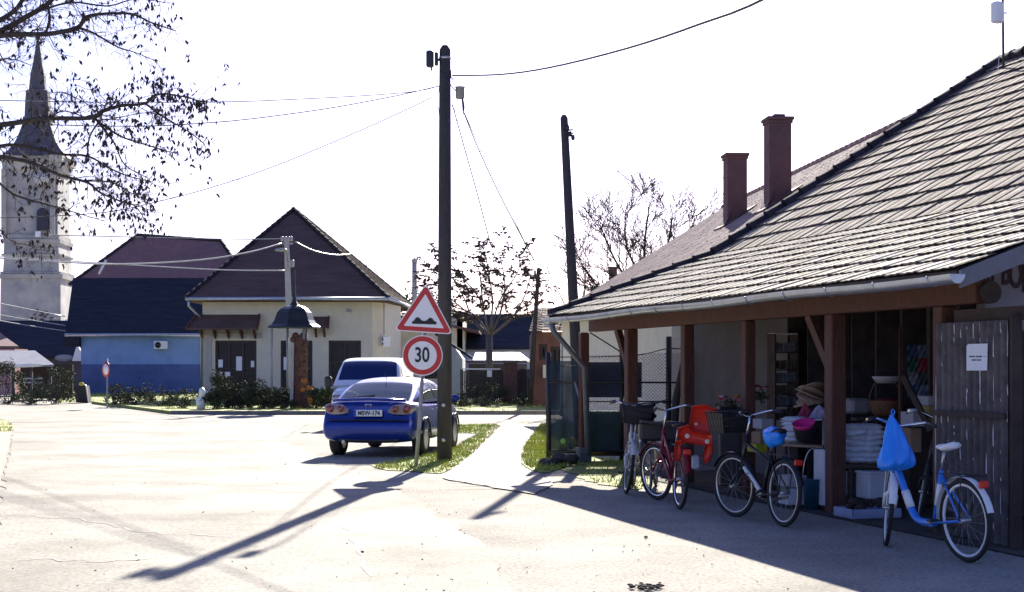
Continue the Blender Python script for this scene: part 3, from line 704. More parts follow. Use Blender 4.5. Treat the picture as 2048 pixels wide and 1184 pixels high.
# buildings right of the telephone pole
nb_ = thing('navy_roofed_house', 'long low house with a dark navy roof beyond the crossing road', 'house')
D = 86; q = MB(); ze = EYE+(735-694)/3000*D; zr = EYE+(735-628)/3000*(D+4)
q.prism([(P(890, 0, D).x, D, ze), (P(1085, 0, D).x, D, ze), (P(1085, 0, D+4).x, D+4, zr), (P(905, 0, D+4).x, D+4, zr)], (0, 0, -.15)); q.prism([(P(1085, 0, D+4).x, D+4, zr), (P(905, 0, D+4).x, D+4, zr), (P(890, 0, D).x, D+8, ze), (P(1085, 0, D).x, D+8, ze)], (0, 0, -.15)); q.build('roof', navy, nb_)
q = MB(); q.box((P(988, 0, D).x, D+4, ze/2), (5.2, 7, ze-.1)); q.build('wall', mat('pale blue wall', (.45, .48, .55), .9, .1, 3), nb_)
cr = thing('corrugated_lean_to', 'low lean-to with white translucent corrugated roofing under the navy roof', 'lean-to')
D = 80; q = MB(); n = 44
for i in range(n):
    xa = P(935+125*i/n, 0, D).x; xb = P(935+125*(i+.55)/n, 0, D).x
    q.prism([(xa, D, EYE+(735-722)/3000*D), (xb, D, EYE+(735-722)/3000*D), (xb-.5, D+2, EYE+(735-706)/3000*D), (xa-.5, D+2, EYE+(735-706)/3000*D)], (0, 0, .06))
q.build('roof', M_['white'], cr, fix=False)
q = MB(); q.prism([(P(935, 0, D).x, D, EYE+.28), (P(1062, 0, D).x, D, EYE+.28), (P(1060, 0, D).x-.5, D+2, EYE+.72), (P(935, 0, D).x-.5, D+2, EYE+.72)], (0, 0, -.05)); q.box((P(995, 0, D).x, D+2.2, .9), (3.2, .1, 1.8)); q.build('wall', M_['greywall'], cr)
gl = thing('grey_gabled_outbuilding', 'grey outbuilding with a sloping roof edge just right of the telephone pole', 'outbuilding')
D = 66; q = MB(); q.prism([P(880, 800, D), P(925, 800, D), P(925, 718, D), P(905, 690, D), P(880, 672, D)], (0, 4, 0)); q.build('wall', mat('bluish plaster', (.36, .37, .42), .9, .15, 2), gl)
q = MB(); q.prism([P(870, 664, D), P(944, 714, D), P(944, 719, D), P(870, 670, D)], (.02, .6, 0)); q.build('roof', navy, gl)
dk = thing('dark_timber_fence', 'dark weathered timber fence and gate beyond the crossing road', 'fence')
D = 62; q = MB(); rr = random.Random(6)
for i in range(46):
    xa = P(922, 0, D).x+i*.066; h_ = EYE+(735-741)/3000*D+rr.uniform(-.05, .04)
    q.box((xa, D+rr.uniform(-.01, .01), h_/2+.04), (.058, .03, h_))
q.build('boards', mat('black-brown boards', (.035, .03, .028), .9, .3, 5), dk)
q = MB(); q.beam(P(925, 738, D-.1), P(1001, 738, D-.1), .09, .05); q.build('top_rail', M_['white'], dk)
q = MB(); q.box(P(979, 747, D-.12), (.2, .06, .28)); q.build('letter_box', M_['white'], dk)
gp_ = thing('brick_gatepost', 'stout brown brick gatepost at the end of the dark timber fence', 'gatepost')
q = MB(); q.box((P(1021, 0, 61).x, 61, (EYE+.2)/2), (.56, .5, EYE+.2)); q.build('pillar', mat('brown brick', (.15, .075, .06), .9, .3, 7, .3), gp_)
q = MB(); q.box((P(1021, 0, 61).x, 61, EYE+.24), (.68, .62, .08)); q.build('cap', M_['kerb'], gp_)
bh = thing('brick_house', 'redbrown house with a pale tiled roof, just left of the shed corner', 'house')
D = 58; q = MB(); a, b = V((P(1064, 0, D).x, D, 0)), V((P(1200, 0, D).x, D-1, 0)); hb = EYE+(735-664)/3000*D
wall_open(q, a, b, 0, hb, .3, [(.28, .62, 1.9, 2.5), (.75, 1.25, 1.3, 2.4)]); wall_open(q, a+V((0, 8, 0)), a, 0, hb, .3, []); q.build('wall', mat('redbrown plaster', (.17, .075, .055), .9, .2, 3), bh)
window(bh, a, b, .28, .62, 1.9, 2.5, brownwin, mull=0); window(bh, a, b, .75, 1.25, 1.3, 2.4, brownwin)
q = MB(); tiled(q, V((P(1058, 0, D-.5).x, D-.5, hb)), V((1, 0, 0)), V((.1, .97, .35)).normalized(), V((0, -.34, .94)), 4.2, 3.0, .3, .25, .03, .04, random.Random(1)); q.build('roof', M_['tile'], bh, fix=False)
q = MB(); q.box((P(1092, 0, D-.3).x, D-.5, 1.45), (.25, .2, .5)); q.build('wall_box', M_['cream'], bh)
bn = thing('far_chimney_house', 'low far house whose small brown chimney shows over the brown roof', 'house')
D = 60; q = MB(); q.box((P(1275, 0, D).x, D+3, 1.7), (2.8, 5, 3.4)); q.build('wall', M_['cream'], bn)
q = MB(); c0 = P(1275, 0, D).x; q.prism([(c0-1.7, D-.2, 3.3), (c0-1.7, D+6.2, 3.3), (c0-1.7, D+3, 5.0)], (3.4, 0, 0)); q.build('roof', M_['browntile'], bn)
q = MB(); q.box((P(1226, 0, D+2).x, D+2, 4.3), (.33, .33, 2.9)); q.box((P(1226, 0, D+2).x, D+2, 5.72), (.4, .4, .08)); q.build('chimney', M_['chim'], bn)
# ------------------------------------------------------------------ trees and bushes
bark = mat('bark', (.06, .05, .045), .95, .35, 7, .5, stretch=(5, 5, 1))
leafm = mat('withered leaf', (.05, .035, .03), .85, .4, 9)
greenleaf = mat('evergreen leaf', (.05, .075, .03), .8, .4, 3, col2=(.12, .15, .06))
def leaf(mb, p, L, wd, d, rnd):
    d = d.normalized(); s = d.cross(V((rnd.gauss(0, 1), rnd.gauss(0, 1), rnd.gauss(0, 1))))
    if s.length < .01: return
    s = s.normalized()*wd/2; m = p+d*L*.5; q = d.cross(s).normalized()*L*.12
    mb.add([p, m+s+q, p+d*L, m-s+q], [(0, 1, 2), (0, 2, 3)])
def limb(mb, pts, r0, r1, n=6):
    # Catmull-Rom smoothed limb
    pts = [V(p) for p in pts]; out = []
    for i in range(len(pts)-1):
        p0, p1, p2, p3 = pts[max(i-1, 0)], pts[i], pts[i+1], pts[min(i+2, len(pts)-1)]
        for k in range(4):
            t = k/4; out.append(.5*((2*p1)+(p2-p0)*t+(2*p0-5*p1+4*p2-p3)*t*t+(3*p1-p0-3*p2+p3)*t**3))
    out.append(pts[-1]); rs = [r0+(r1-r0)*(i/(len(out)-1))**.8 for i in range(len(out))]
    mb.tube(out, rs, n); return out, rs
def twig(mb, lb, p, d, L, r, rnd, depth, leafy, ls, droop=-.12):
    if depth < 0 or L < .04: return
    pts = [p]; q = p; n = 4
    for i in range(n):
        d = (d+V((rnd.gauss(0, .22), rnd.gauss(0, .22), rnd.gauss(0, .2)+droop*.4))).normalized(); q = q+d*L/n; pts.append(q)
        if depth > 0 and rnd.random() < .75:
            dd = (d+V((rnd.gauss(0, .7), rnd.gauss(0, .7), rnd.gauss(0, .6)))).normalized(); twig(mb, lb, q, dd, L*rnd.uniform(.4, .75), r*.6, rnd, depth-1, leafy, ls, droop)
        if lb is not None and rnd.random() < leafy:
            for _ in range(rnd.randint(1, 3)): leaf(lb, q, ls*rnd.uniform(.6, 1.3), ls*.45, V((rnd.gauss(0, .45), rnd.gauss(0, .45), -1)), rnd)
    mb.tube(pts, [r*(1-.7*i/n) for i in range(n+1)], 4 if depth else 3, cap=False)
PW = P
def big_left_tree():
    P = lambda x, y, D: PW(x, y, D*.78); rnd = random.Random(11); t = thing('overhanging_tree', 'nearly bare tree reaching in from the left edge with dark drooping leaf clusters', 'tree', (P(-420, 0, 21).x, 21*.78, 0))
    o = t.location; tr = MB(); br_ = MB(); lb = MB()
    def rel(p): return p-V(o)
    base = V((0, 0, 0)); fork = rel(P(-400, 420, 21))
    limb(tr, [base, base+V((.05, 0, 1.5)), fork, rel(P(-330, 180, 21.3)), rel(P(-300, -100, 21))], .26, .10, 12)
    tr.build('trunk', bark, t)
    L = [
     ([(-330, 190, 21), (-60, 90, 20.8), (10, 70, 20.6), (95, 68, 20.4), (155, 55, 20.3), (172, 34, 20.2), (215, 27, 20.1), (265, 28, 20), (300, 44, 20), (352, 62, 19.9)], .075, .008, .5),
     ([(155, 55, 20.3), (185, 65, 20.4), (235, 94, 20.6), (265, 103, 20.7), (312, 122, 20.8)], .028, .005, .12),
     ([(-60, 90, 20.8), (15, 55, 20.6), (50, 35, 20.5), (95, 8, 20.5), (125, -30, 20.4)], .06, .03, .25),
     ([(-80, 80, 21), (0, 40, 21), (35, 15, 21.2), (60, -30, 21.3)], .05, .03, .2),
     ([(95, 10, 20.5), (100, 40, 20.5), (90, 68, 20.4)], .025, .02, .1),
     ([(60, 28, 20.5), (140, 5, 20.4), (215, 12, 20.3), (270, -2, 20.2), (330, 5, 20)], .025, .006, .45),
     ([(-330, 330, 21), (-60, 262, 20.6), (30, 246, 20.3), (95, 237, 20), (180, 236, 19.8), (205, 222, 19.7), (245, 211, 19.7), (290, 207, 19.6), (310, 190, 19.5), (350, 190, 19.4), (408, 204, 19.3)], .07, .008, .95),
     ([(190, 238, 19.8), (240, 272, 19.9), (300, 292, 20), (355, 308, 20)], .028, .005, .85),
     ([(195, 243, 19.8), (228, 285, 19.7), (250, 330, 19.6), (300, 358, 19.5)], .024, .005, .7),
     ([(290, 207, 19.6), (330, 235, 19.8), (375, 262, 19.9), (405, 285, 20)], .02, .005, .9),
     ([(200, 240, 19.8), (180, 272, 19.8), (175, 308, 19.8)], .018, .01, .4),
     ([(110, 237, 20), (112, 190, 20.1), (130, 186, 20.2), (170, 205, 20.3)], .015, .006, .5),
     ([(100, 236, 20), (130, 222, 20.3), (200, 240, 20.4), (300, 225, 20.4), (350, 250, 20.5)], .018, .005, .85),
     ([(-330, 330, 21), (-50, 300, 21), (30, 290, 21), (120, 308, 21), (175, 312, 21), (215, 334, 21), (255, 352, 21), (300, 362, 21)], .05, .006, .7),
     ([(-330, 380, 21), (-60, 318, 20.5), (50, 322, 20.3), (120, 350, 20), (175, 365, 20), (200, 385, 20), (240, 402, 20), (270, 412, 20), (290, 440, 20)], .055, .006, .9),
     ([(170, 362, 20), (220, 364, 20.2), (255, 382, 20.4), (290, 400, 20.5)], .02, .005, .7),
     ([(-330, 400, 21), (-60, 350, 20.6), (30, 390, 20.4), (90, 408, 20.3), (150, 425, 20.3), (200, 440, 20.3)], .04, .005, .7),
     ([(-200, 330, 21), (-40, 420, 20.6), (20, 480, 20.5), (80, 492, 20.5)], .02, .004, .9),
     ([(-200, 200, 21), (-40, 130, 21.5), (20, 118, 21.5), (60, 130, 21.5)], .025, .006, .3),
    ]
    for pl, r0, r1, lf in L:
        r0 *= .55; r1 *= .8
        out, rs = limb(br_, [rel(P(*q)) for q in pl], r0, r1)
        for i in range(2, len(out)):
            ox = out[i].x
            if rel(P(-60, 0, 21)).x > ox: continue
            for _ in range(rnd.choice((1, 2, 2))):
                d = (out[i]-out[i-1]).normalized()*.6+V((rnd.gauss(0, .6), rnd.gauss(0, .5), rnd.gauss(.0, .6)))
                twig(br_, lb, out[i], d.normalized(), rnd.uniform(.13, .40), max(.0034, rs[i]*.28), rnd, 2, lf*.075, .06)
            if lf > .6 and rnd.random() < .4:
                for _ in range(int(2.4*lf)): leaf(lb, out[i]+V((rnd.gauss(0, .1), rnd.gauss(0, .1), rnd.gauss(-.03, .08))), rnd.uniform(.04, .08), .025, V((rnd.gauss(0, .4), rnd.gauss(0, .4), -1)), rnd)
    for (px, py, n) in ((375, 205, 60), (340, 180, 40), (300, 165, 18), (310, 6, 16), (312, 35, 14), (380, 285, 8), (265, 425, 20), (355, 300, 16), (290, 150, 16)):
        for _ in range(n): leaf(lb, rel(P(px+rnd.gauss(0, 22), py+rnd.gauss(0, 10), 19.5+rnd.gauss(0, .2))), rnd.uniform(.045, .09), .03, V((rnd.gauss(0, .4), rnd.gauss(0, .4), -1)), rnd)
    br_.build('crown', bark, t, fix=False); lb.build('leaves', leafm, t, fix=False)
big_left_tree()

MINR = .009
def grow(mb, lb, p, d, L, r, lev, rnd, spread, upb, leafy=0, ls=.1, flat=False):
    pts = [p]; q = p; n = 5
    for i in range(n):
        d = (d+V((rnd.gauss(0, .12), rnd.gauss(0, .12), rnd.gauss(0, .08)+upb*.12))).normalized(); q = q+d*L/n; pts.append(q)
        if lev > 0 and i >= (1 if lev > 1 else 0):
            for _ in range(1 if rnd.random() < .8 else 2):
                s = V((rnd.gauss(0, 1), rnd.gauss(0, 1), rnd.gauss(0, .5))); s = (s-d*s.dot(d)).normalized()
                grow(mb, lb, q, (d+s*spread*rnd.uniform(.6, 1.2)).normalized(), L*rnd.uniform(.45, .72), r*(1-.55*i/n)*.6, lev-1, rnd, spread, upb, leafy, ls, flat)
        if lb is not None and lev <= 1 and rnd.random() < leafy:
            for _ in range(4):
                dd = V((rnd.gauss(0, 1), rnd.gauss(0, 1), rnd.gauss(-.3, .25))) if flat else V((rnd.gauss(0, .5), rnd.gauss(0, .5), -1))
                leaf(lb, q, ls*rnd.uniform(.6, 1.3), ls*.5, dd, rnd)
    mb.tube(pts, [max(MINR, r*(1-.6*i/n)) for i in range(n+1)], 5 if lev > 1 else 3, cap=False)
def tree(name, label, base, fork_z, limbs, rt_, seed, leafy=0, ls=.1, flat=False, lev=3, spread=.7, upb=.5, crown_m=None, bm=None, thin=0):
    rnd = random.Random(seed); t = thing(name, label, 'tree', base); tr = MB(); bb = MB(); lb = MB() if leafy else None
    tr.tube([(0, 0, -.05), (.02, 0, fork_z*.5), (0, 0, fork_z)], [rt_*1.25, rt_, rt_*.9], 10); tr.build('trunk', bm or bark, t)
    for pts, r0, r1, L, lv in limbs:
        pl = [V((0, 0, fork_z-.1))]+[V(p)-V(base) for p in pts]; out, rs = limb(bb, pl, r0, r1)
        for i in [i_ for i_ in range(3, len(out), 1 if thin else 2) for _ in range(2 if thin else 1)]:
            d = (out[i]-out[i-1]).normalized(); s = V((rnd.gauss(0, 1), rnd.gauss(0, 1), rnd.gauss(0, .4))); s = (s-d*s.dot(d)).normalized()
            grow(bb, lb, out[i], (d+s*spread).normalized(), L*rnd.uniform(.7, 1.2), max(.012, rs[i]*.5), lv, rnd, spread, upb, leafy, ls, flat)
    bb.build('crown', bm or bark, t, fix=False)
    if lb: lb.build('leaves', crown_m or leafm, t, fix=False)
    return t
D = 68; b_ = P(978, 0, D); b_.z = 0
palebark = mat('pale grey bark', (.10, .09, .095), .9, .2, 4, .3)
tree('broad_leaved_tree', 'round topped tree with pale forked trunk and big dark withered leaves beyond the path', b_, P(0, 668, D).z,
     [([P(945, 640, D), P(930, 600, D), P(900, 545, D-.5)], 0.081, .018, 1.3, 1), ([P(966, 610, D+.6), P(958, 540, D+1), P(940, 510, D+1)], 0.062, .018, 1.2, 1),
      ([P(1000, 628, D-.6), P(1010, 570, D-1), P(1000, 515, D-1)], 0.074, .018, 1.2, 1), ([P(1022, 638, D), P(1050, 590, D+.4), P(1062, 545, D)], 0.074, .018, 1.2, 1),
      ([P(985, 610, D-1), P(980, 560, D-1.5), P(970, 505, D-1.5)], 0.056, .018, 1.2, 1), ([P(940, 630, D+1), P(895, 590, D+1), P(865, 540, D+1)], 0.056, .018, 1.0, 1), ([P(950, 630, D-1), P(900, 610, D-1), P(862, 580, D-1)], 0.050, .018, .9, 1), ([P(960, 600, D-2), P(920, 550, D-2), P(885, 510, D-2)], 0.050, .018, .9, 1), ([P(1000, 600, D+2), P(1035, 545, D+2), P(1040, 510, D+2)], 0.050, .018, .9, 1),
      ([P(1040, 620, D-1), P(1070, 590, D-1), P(1085, 560, D-1)], 0.043, .018, .8, 1)], .17, 5, leafy=.42, ls=.215, flat=True, spread=1.0, upb=.1, crown_m=mat('brown withered leaf', (.085, .055, .04), .85, .4, 9), bm=palebark)
D = 56; b_ = P(1300, 0, D); b_.z = 0
tree('bare_round_tree', 'bare winter tree with a fan of fine twigs behind the brown roof', b_, 2.6,
     [([P(1270, 590, D), P(1230, 520, D), P(1200, 450, D)], .10, .02, 1.1, 2), ([P(1290, 570, D), P(1290, 480, D+.5), P(1300, 405, D+.5)], .10, .02, 1.0, 2),
      ([P(1320, 570, D), P(1360, 500, D), P(1395, 430, D)], .10, .02, 1.0, 2), ([P(1250, 620, D), P(1200, 580, D), P(1165, 530, D)], .09, .02, 1.1, 2),
      ([P(1300, 590, D-1), P(1255, 500, D-1), P(1250, 430, D-1)], .08, .02, 1.0, 2), ([P(1320, 590, D+1), P(1335, 500, D+1), P(1345, 430, D+1)], .08, .02, 1.0, 2)], .16, 8, spread=.75, upb=.5, lev=3, thin=1, bm=mat('dark twig bark', (.03, .025, .022), .95))
D = 60; b_ = P(1150, 0, D); b_.z = 0
tree('bare_slender_tree', 'thin bare tree between the leaning pole and the wooden pole top', b_, 2.0,
     [([P(1140, 640, D), P(1120, 590, D), P(1105, 560, D)], .06, .01, .9, 1), ([P(1155, 640, D), P(1170, 580, D), P(1165, 530, D)], .06, .01, 1.0, 2), ([P(1160, 650, D), P(1190, 610, D), P(1205, 560, D)], .06, .01, .9, 1)], .09, 3, spread=.7, upb=.3)

def bush(name, label, base, rx, ry, h, n, ls, seed, m=greenleaf, group=None, cat='bush', stems=14, clumps=16):
    rnd = random.Random(seed); t = thing(name, label, cat, base, group=group); s = MB(); lb = MB(); C = []
    for _ in range(clumps):
        a = rnd.uniform(0, 6.28); f = math.sqrt(rnd.random()); z = h*rnd.uniform(.15, .95)
        C.append((V((math.cos(a)*rx*f, math.sin(a)*ry*f, z*(1-.25*f))), rnd.uniform(.16, .34)*min(rx, h)))
    for i in range(stems):
        c = rnd.choice(C)[0]; s.tube([(rnd.gauss(0, rx*.15), rnd.gauss(0, ry*.15), 0), c*.5+V((rnd.gauss(0, .05), 0, 0)), c], [.02, .014, .006], 4, cap=False)
    for c, r in C:
        for _ in range(n//clumps):
            v = V((rnd.gauss(0, 1), rnd.gauss(0, 1), rnd.gauss(0, .8))).normalized()*r*rnd.uniform(.5, 1.1)
            p = c+v
            if p.z > .01: leaf(lb, p, ls*rnd.uniform(.6, 1.4), ls*.6, V((rnd.gauss(0, 1), rnd.gauss(0, 1), rnd.gauss(.2, .7))), rnd)
    s.build('stem', bark, t, fix=False); lb.build('foliage', m, t, fix=False); return t
def gz(px, D, z=0): p = P(px, 0, D); p.z = z; return p
darkleaf = mat('dark leaf', (.03, .04, .02), .85, .4, 3, col2=(.07, .085, .04))
bush('hedge_bush', 'dark leafy bush at the left edge beside the metal roofed shed', gz(14, 66), .95, .8, 1.9, 2200, .09, 21, darkleaf)
bush('hedge_bush', 'rounded dark bush to the right of the metal roofed shed, beside the grass strip', gz(112, 66), .85, .8, 1.85, 2200, .09, 22, darkleaf)
bush('low_shrub', 'low sparse shrub between the two dark bushes in front of the metal roofed shed', gz(62, 65), .9, .5, .75, 900, .08, 23)
for i, (px, D, rx, h, lab) in enumerate(((270, 60, .75, .95, 'sparse green shrub on the lawn just right of the distant round sign'),
     (245, 61, .4, .6, 'small shrub nearest the distant round sign, left of a larger one'),
     (365, 55, .55, .85, 'dark shrub left of the leaning white marker post'),
     (470, 54.5, .95, 1.55, 'tallest leafy shrub in front of the first shop window'),
     (520, 54, .6, .85, 'low dark shrub between the tall shrub and the bell roofed shelter'),
     (432, 54.2, .5, .8, 'low shrub right beside the leaning white marker post'),
     (565, 54.3, .5, .7, 'low shrub at the left foot of the bell roofed shelter'),
     (632, 54.3, .55, .95, 'green shrub at the right foot of the carved wooden post'),
     (655, 55, .4, .7, 'small shrub half behind the white van'),
     (495, 55.6, .7, 1.1, 'shrub behind and between the tall shrub and its low neighbour'),
     (455, 55.8, .6, 1.2, 'shrub with its top before the posters, behind the marker post end of the row'),
     (545, 55.5, .55, .95, 'shrub just left of the bell roofed shelter posts'),
     (605, 55.6, .6, .9, 'shrub directly behind the carved wooden post'),
     (325, 58, .6, .7, 'spreading low shrub midway between round sign and marker post'),
     (228, 60.5, .35, .95, 'thin upright shrub close to the right side of the round sign'))):
    bush('shrub', lab, gz(px, D, .11), rx, .4, h, int((3200*rx+400)*(.35 if px < 400 else 1)), .08, 30+i, darkleaf, group='shrubs along the verge before the cream house')
orange = mat('orange leaf', (.45, .18, .03), .8, .3, 5)
bush('orange_shrub', 'small bright orange leaved shrub beside the carved wooden post', gz(615, 53.6, .11), .22, .15, 1.35, 260, .09, 60, orange, stems=5, clumps=6)
for i, (px, D, rx, h, lab) in enumerate(((958, 60, .7, 1.2, 'bushy dark shrub in front of the dark timber fence'), (990, 60.5, .45, 1.0, 'dark shrub touching the brick gatepost on its left'),
     (915, 59, .4, .55, 'low shrub right of the telephone pole, before the grey outbuilding'), (1045, 58, .4, .6, 'low shrub right of the brick gatepost'), (925, 57, .35, .35, 'knee high tuft at the left of the verge beyond the path'), (965, 57, .4, .4, 'low tuft on the verge beyond the path, below the letter box'))):
    bush('shrub', lab, gz(px, D, .11), rx, .35, h, int(1100*rx)+150, .07, 50+i, darkleaf, group='shrubs before the dark timber fence')
for i, (px, D, rx, h, n) in enumerate(((815, 120, 4, 5.6, 1800),)):
    bush('distant_tree', 'bluish green distant tree showing over the right slope of the cream house', gz(px, D), rx, 2, 8.5, n, .35, 70, greenleaf, cat='tree')
bush('distant_thicket', 'loose thin thicket of twigs behind the large hipped house, right of the tower', gz(160, 150), 5, 3, 9.5, 700, .4, 71, leafm, cat='tree')
# the straggly growth at the foot of the fence and beyond it
bush('fence_plant', 'bright green leafy plant growing at the foot of the fence beside the first post', P(1150, 0, 25.9)*1+V((0, 0, 0))-V((0, 0, P(1150, 0, 25.9).z)), .35, .2, .4, 260, .06, 80, M_['grass'], cat='plant', stems=5, clumps=6)
# ------------------------------------------------------------------ poles and wires
def pole(name, label, base, top, r0, r1, m=None, **k):
    q = MB(); q.tube([base, base*.5+top*.5, top, top+(top-base).normalized()*r1*.8], [r0, (r0+r1)/2, r1, r1*.5], 14)
    t = thing(name, label, 'pole'); q.build('post', m or M_['oldwood'], t); return t
pb0 = V((P(889, 0, 25.67).x, 25.67, 0)); pt0 = P(890, 100, 25.67)
tp = pole('telephone_pole', 'tall dark wooden telephone pole behind the road signs, with two boxes near its top', pb0, pt0, .132, .098)
for py in (810, 880):
    q = MB(); c = P(887, py, 25.53); q.lathe(c, [(.012, -.012), (.035, -.008), (.035, .004), (.012, .012)], 10, M=Matrix.Rotation(R(90), 3, 'X')); q.build('bolt_head', M_['steel'], tp)
q = MB(); c = P(860, 118, 25.6); q.box(c, (.13, .14, .28), bev=.02); q.box(c+V((.11, 0, .0)), (.06, .1, .22), bev=.01)
q.tube([c+V((.1, 0, -.02)), P(889, 118, 25.67)], .025, 6); q.tube([c+V((.02, 0, -.14)), c+V((.03, 0, -.2))], .014, 5); q.build('junction_box', M_['black'], tp)
q = MB(); c = P(920, 186, 25.6); q.lathe(c, [(.055, -.1), (.075, -.09), (.078, .085), (.085, .09), (.085, .105), (.03, .115)], 12); q.build('cable_drum', M_['greymetal'], tp)
q = MB(); q.tube([P(925, 198, 25.6), P(927, 215, 25.6), P(926, 228, 25.6)], [.02, .026, .008], 6)
q.tube([P(924, 228, 25.55), P(918, 240, 25.5), P(903, 245, 25.5), P(895, 242, 25.5)], .006, 5)
q.tube([P(905, 195, 25.5), P(903, 210, 25.5), P(913, 225, 25.5)], .005, 5)
q.tube([P(879, 170, 25.5), P(875, 200, 25.5), P(879, 235, 25.5)], .006, 5); q.tube([P(880, 140, 25.5), P(905, 175, 25.5), P(912, 182, 25.5)], .009, 5)
q.build('cable_loop', M_['black'], tp)
q = MB(); q.lathe(P(890, 116, 25.67), [(.103, -.02), (.106, 0), (.103, .02)], 14); q.build('pole_band', M_['steel'], tp)
q = MB(); q.tube([P(901, 140, 25.6), P(902, 155, 25.6), P(907, 160, 25.6)], .012, 5); q.build('hook', M_['black'], tp)
p2 = pole('bare_wooden_pole', 'slightly leaning dark wooden pole without cables, behind the corner of the shed', V((P(1162, 0, 29).x, 29, 0)), P(1128, 236, 29), .12, .075)
q = MB()
for (x, y) in ((1139, 262), (1141, 270)): q.tube([P(1130, y, 29), P(1146, y-3, 29)], .015, 5)
for (x, y) in ((1135, 255), (1140, 268), (1146, 275)): q.lathe(P(x, y, 28.9), [(.03, -.05), (.04, 0), (.025, .05)], 8)
q.tube([P(1138, 258, 28.9), P(1148, 268, 28.9), P(1143, 280, 28.9), P(1150, 292, 28.9)], .006, 4); q.tube([P(1122, 270, 28.9), P(1110, 272, 28.9), P(1106, 280, 28.9)], .003, 4)
q.build('insulator', M_['black'], p2)
p3 = pole('leaning_pole', 'thin leaning dark pole with a fitting on top, beyond the brick house', V((P(1059, 0, 57).x, 57, 0)), P(1077, 538, 57), .11, .07, m=mat('dark pole wood', (.035, .03, .03), .9))
q = MB(); q.box(P(1080, 540, 56.9), (.16, .2, .12), bev=.02); q.box(P(1070, 548, 56.9), (.08, .1, .3), bev=.02); q.build('fitting', M_['black'], p3)
conc = mat('pale concrete', (.42, .41, .40))
D = 60; cp = thing('concrete_power_pole', 'grey concrete power pole with crossarm, insulators and street lamp, behind the bell roofed shelter', 'pole')
q = MB(); q.box((P(582, 0, D).x, D, 3.4), (.24, .24, 6.8)); 
q = MB(); a, b = V((P(584, 0, D).x, D, 0)), P(573, 474, D); q.tube([a, b], [.17, .10], 4, sm=False); q.build('post', conc, cp)
q = MB(); q.beam(P(560, 487, D), P(585, 487, D), .08, .08); q.build('crossarm', M_['greymetal'], cp)
for px in (564, 571, 578, 583):
    q = MB(); q.lathe(P(px, 482, D), [(.03, 0), (.065, .03), (.04, .08), (.06, .12), (.03, .19)], 8); q.build('insulator', mat('porcelain', (.45, .35, .38), .3), cp)
q = MB(); q.tube([P(576, 524, D), P(573, 502, D-.5), P(558, 499, D-1.2)], .035, 6); q.sphere(P(562, 500, D-1.1), .16, 8, 5, (1.6, 1, .5)); q.build('street_lamp', M_['greymetal'], cp)
q = MB(); q.box(P(584, 527, D-.1), (.16, .16, .3), bev=.03); q.build('pole_box', M_['greymetal'], cp)
wirem = mat('black cable', (.02, .02, .02), .6); wgrey = mat('grey wire', (.06, .08, .09), .5); wlit = mat('pale bundled cable', (.45, .45, .45), .45)
def wire(name, label, pts, r, m, n=5, sub=10, sag=0):
    pts = [P(*q) for q in pts]; out = []
    if len(pts) == 2:
        a, b = pts; out = [a.lerp(b, i/24)+V((0, 0, -sag*4*(i/24)*(1-i/24))) for i in range(25)]
    else:
        q = MB(); out, _ = limb(q, pts, r, r)
    rs = [r]*len(out) if name == 'thick_cable' else [r/.012*.00035*max(16, p.y) if r < .02 else r for p in out]
    q = MB(); q.tube(out, rs, n); tag(q.build(name, m, fix=False), label, 'cable')
wire('thick_cable', 'thick black cable sagging from the telephone pole up to the top edge right of centre', [(905, 151, 25.6), (1000, 149, 22.5), (1100, 135, 19.5), (1250, 98, 16.5), (1400, 48, 14), (1560, -18, 12), (2300, -420, 7.5)], .014, wirem)
wire('thin_cable', 'thin wire rising left from the telephone pole top to the top edge', [(855, 96, 25.6), (790, -60, 16)], .005, wgrey)
wire('thin_cable', 'thin wire rising right from the telephone pole top to the top edge', [(910, 100, 25.6), (1120, -38, 18)], .005, wgrey)
wire('overhead_wire', 'upper thin wire running left from the telephone pole, nearly level', [(878, 172, 25.6), (800, 186, 28), (600, 198, 36), (410, 204, 46), (100, 203, 60), (-200, 195, 75)], .012, wgrey)
wire('overhead_wire', 'second wire running left from the telephone pole, just below the level one', [(878, 172, 25.6), (760, 198, 28), (600, 225, 33), (410, 246, 40), (200, 252, 48), (-200, 240, 62)], .013, wirem)
wire('overhead_wire', 'third wire slanting steeply down to the left behind the overhanging tree', [(864, 195, 25.7), (700, 270, 28), (500, 350, 33), (320, 402, 38), (150, 430, 45), (-200, 440, 55)], .011, wirem)
wire('faint_wire', 'very faint high wire crossing behind the telephone pole', [(330, 366, 110), (600, 352, 100), (830, 325, 95), (1040, 288, 90)], .005, wgrey)
wire('hanging_wire', 'left one of the wires dropping right from the telephone pole', [(905, 210, 25.6), (930, 300, 35), (958, 400, 46), (982, 492, 62)], .014, wirem)
wire('hanging_wire', 'middle one of the wires dropping right from the telephone pole to the leaning pole', [(928, 226, 25.6), (960, 305, 31), (1010, 410, 38), (1068, 520, 56)], .014, wirem)
wire('hanging_wire', 'right one of the wires dropping right from the telephone pole to the leaning pole', [(929, 226, 25.6), (975, 330, 31.5), (1018, 418, 39), (1074, 535, 56.8)], .010, wgrey)
wire('bundled_cable', 'pale thick bundled cable sagging from the concrete power pole to the left edge', [(565, 486, 60), (500, 504, 58), (400, 520, 56), (250, 528, 54), (120, 524, 52), (-150, 505, 50)], .028, wlit)
wire('bundled_cable', 'lower pale cable running left from the concrete power pole', [(574, 541, 60), (450, 540, 62), (300, 532, 64), (140, 522, 66), (-100, 505, 68)], .024, wlit)
wire('bundled_cable', 'short pale cable from the concrete power pole over the dark front roof slope', [(590, 483, 60), (630, 502, 62), (680, 510, 66), (730, 502, 70)], .024, wlit)
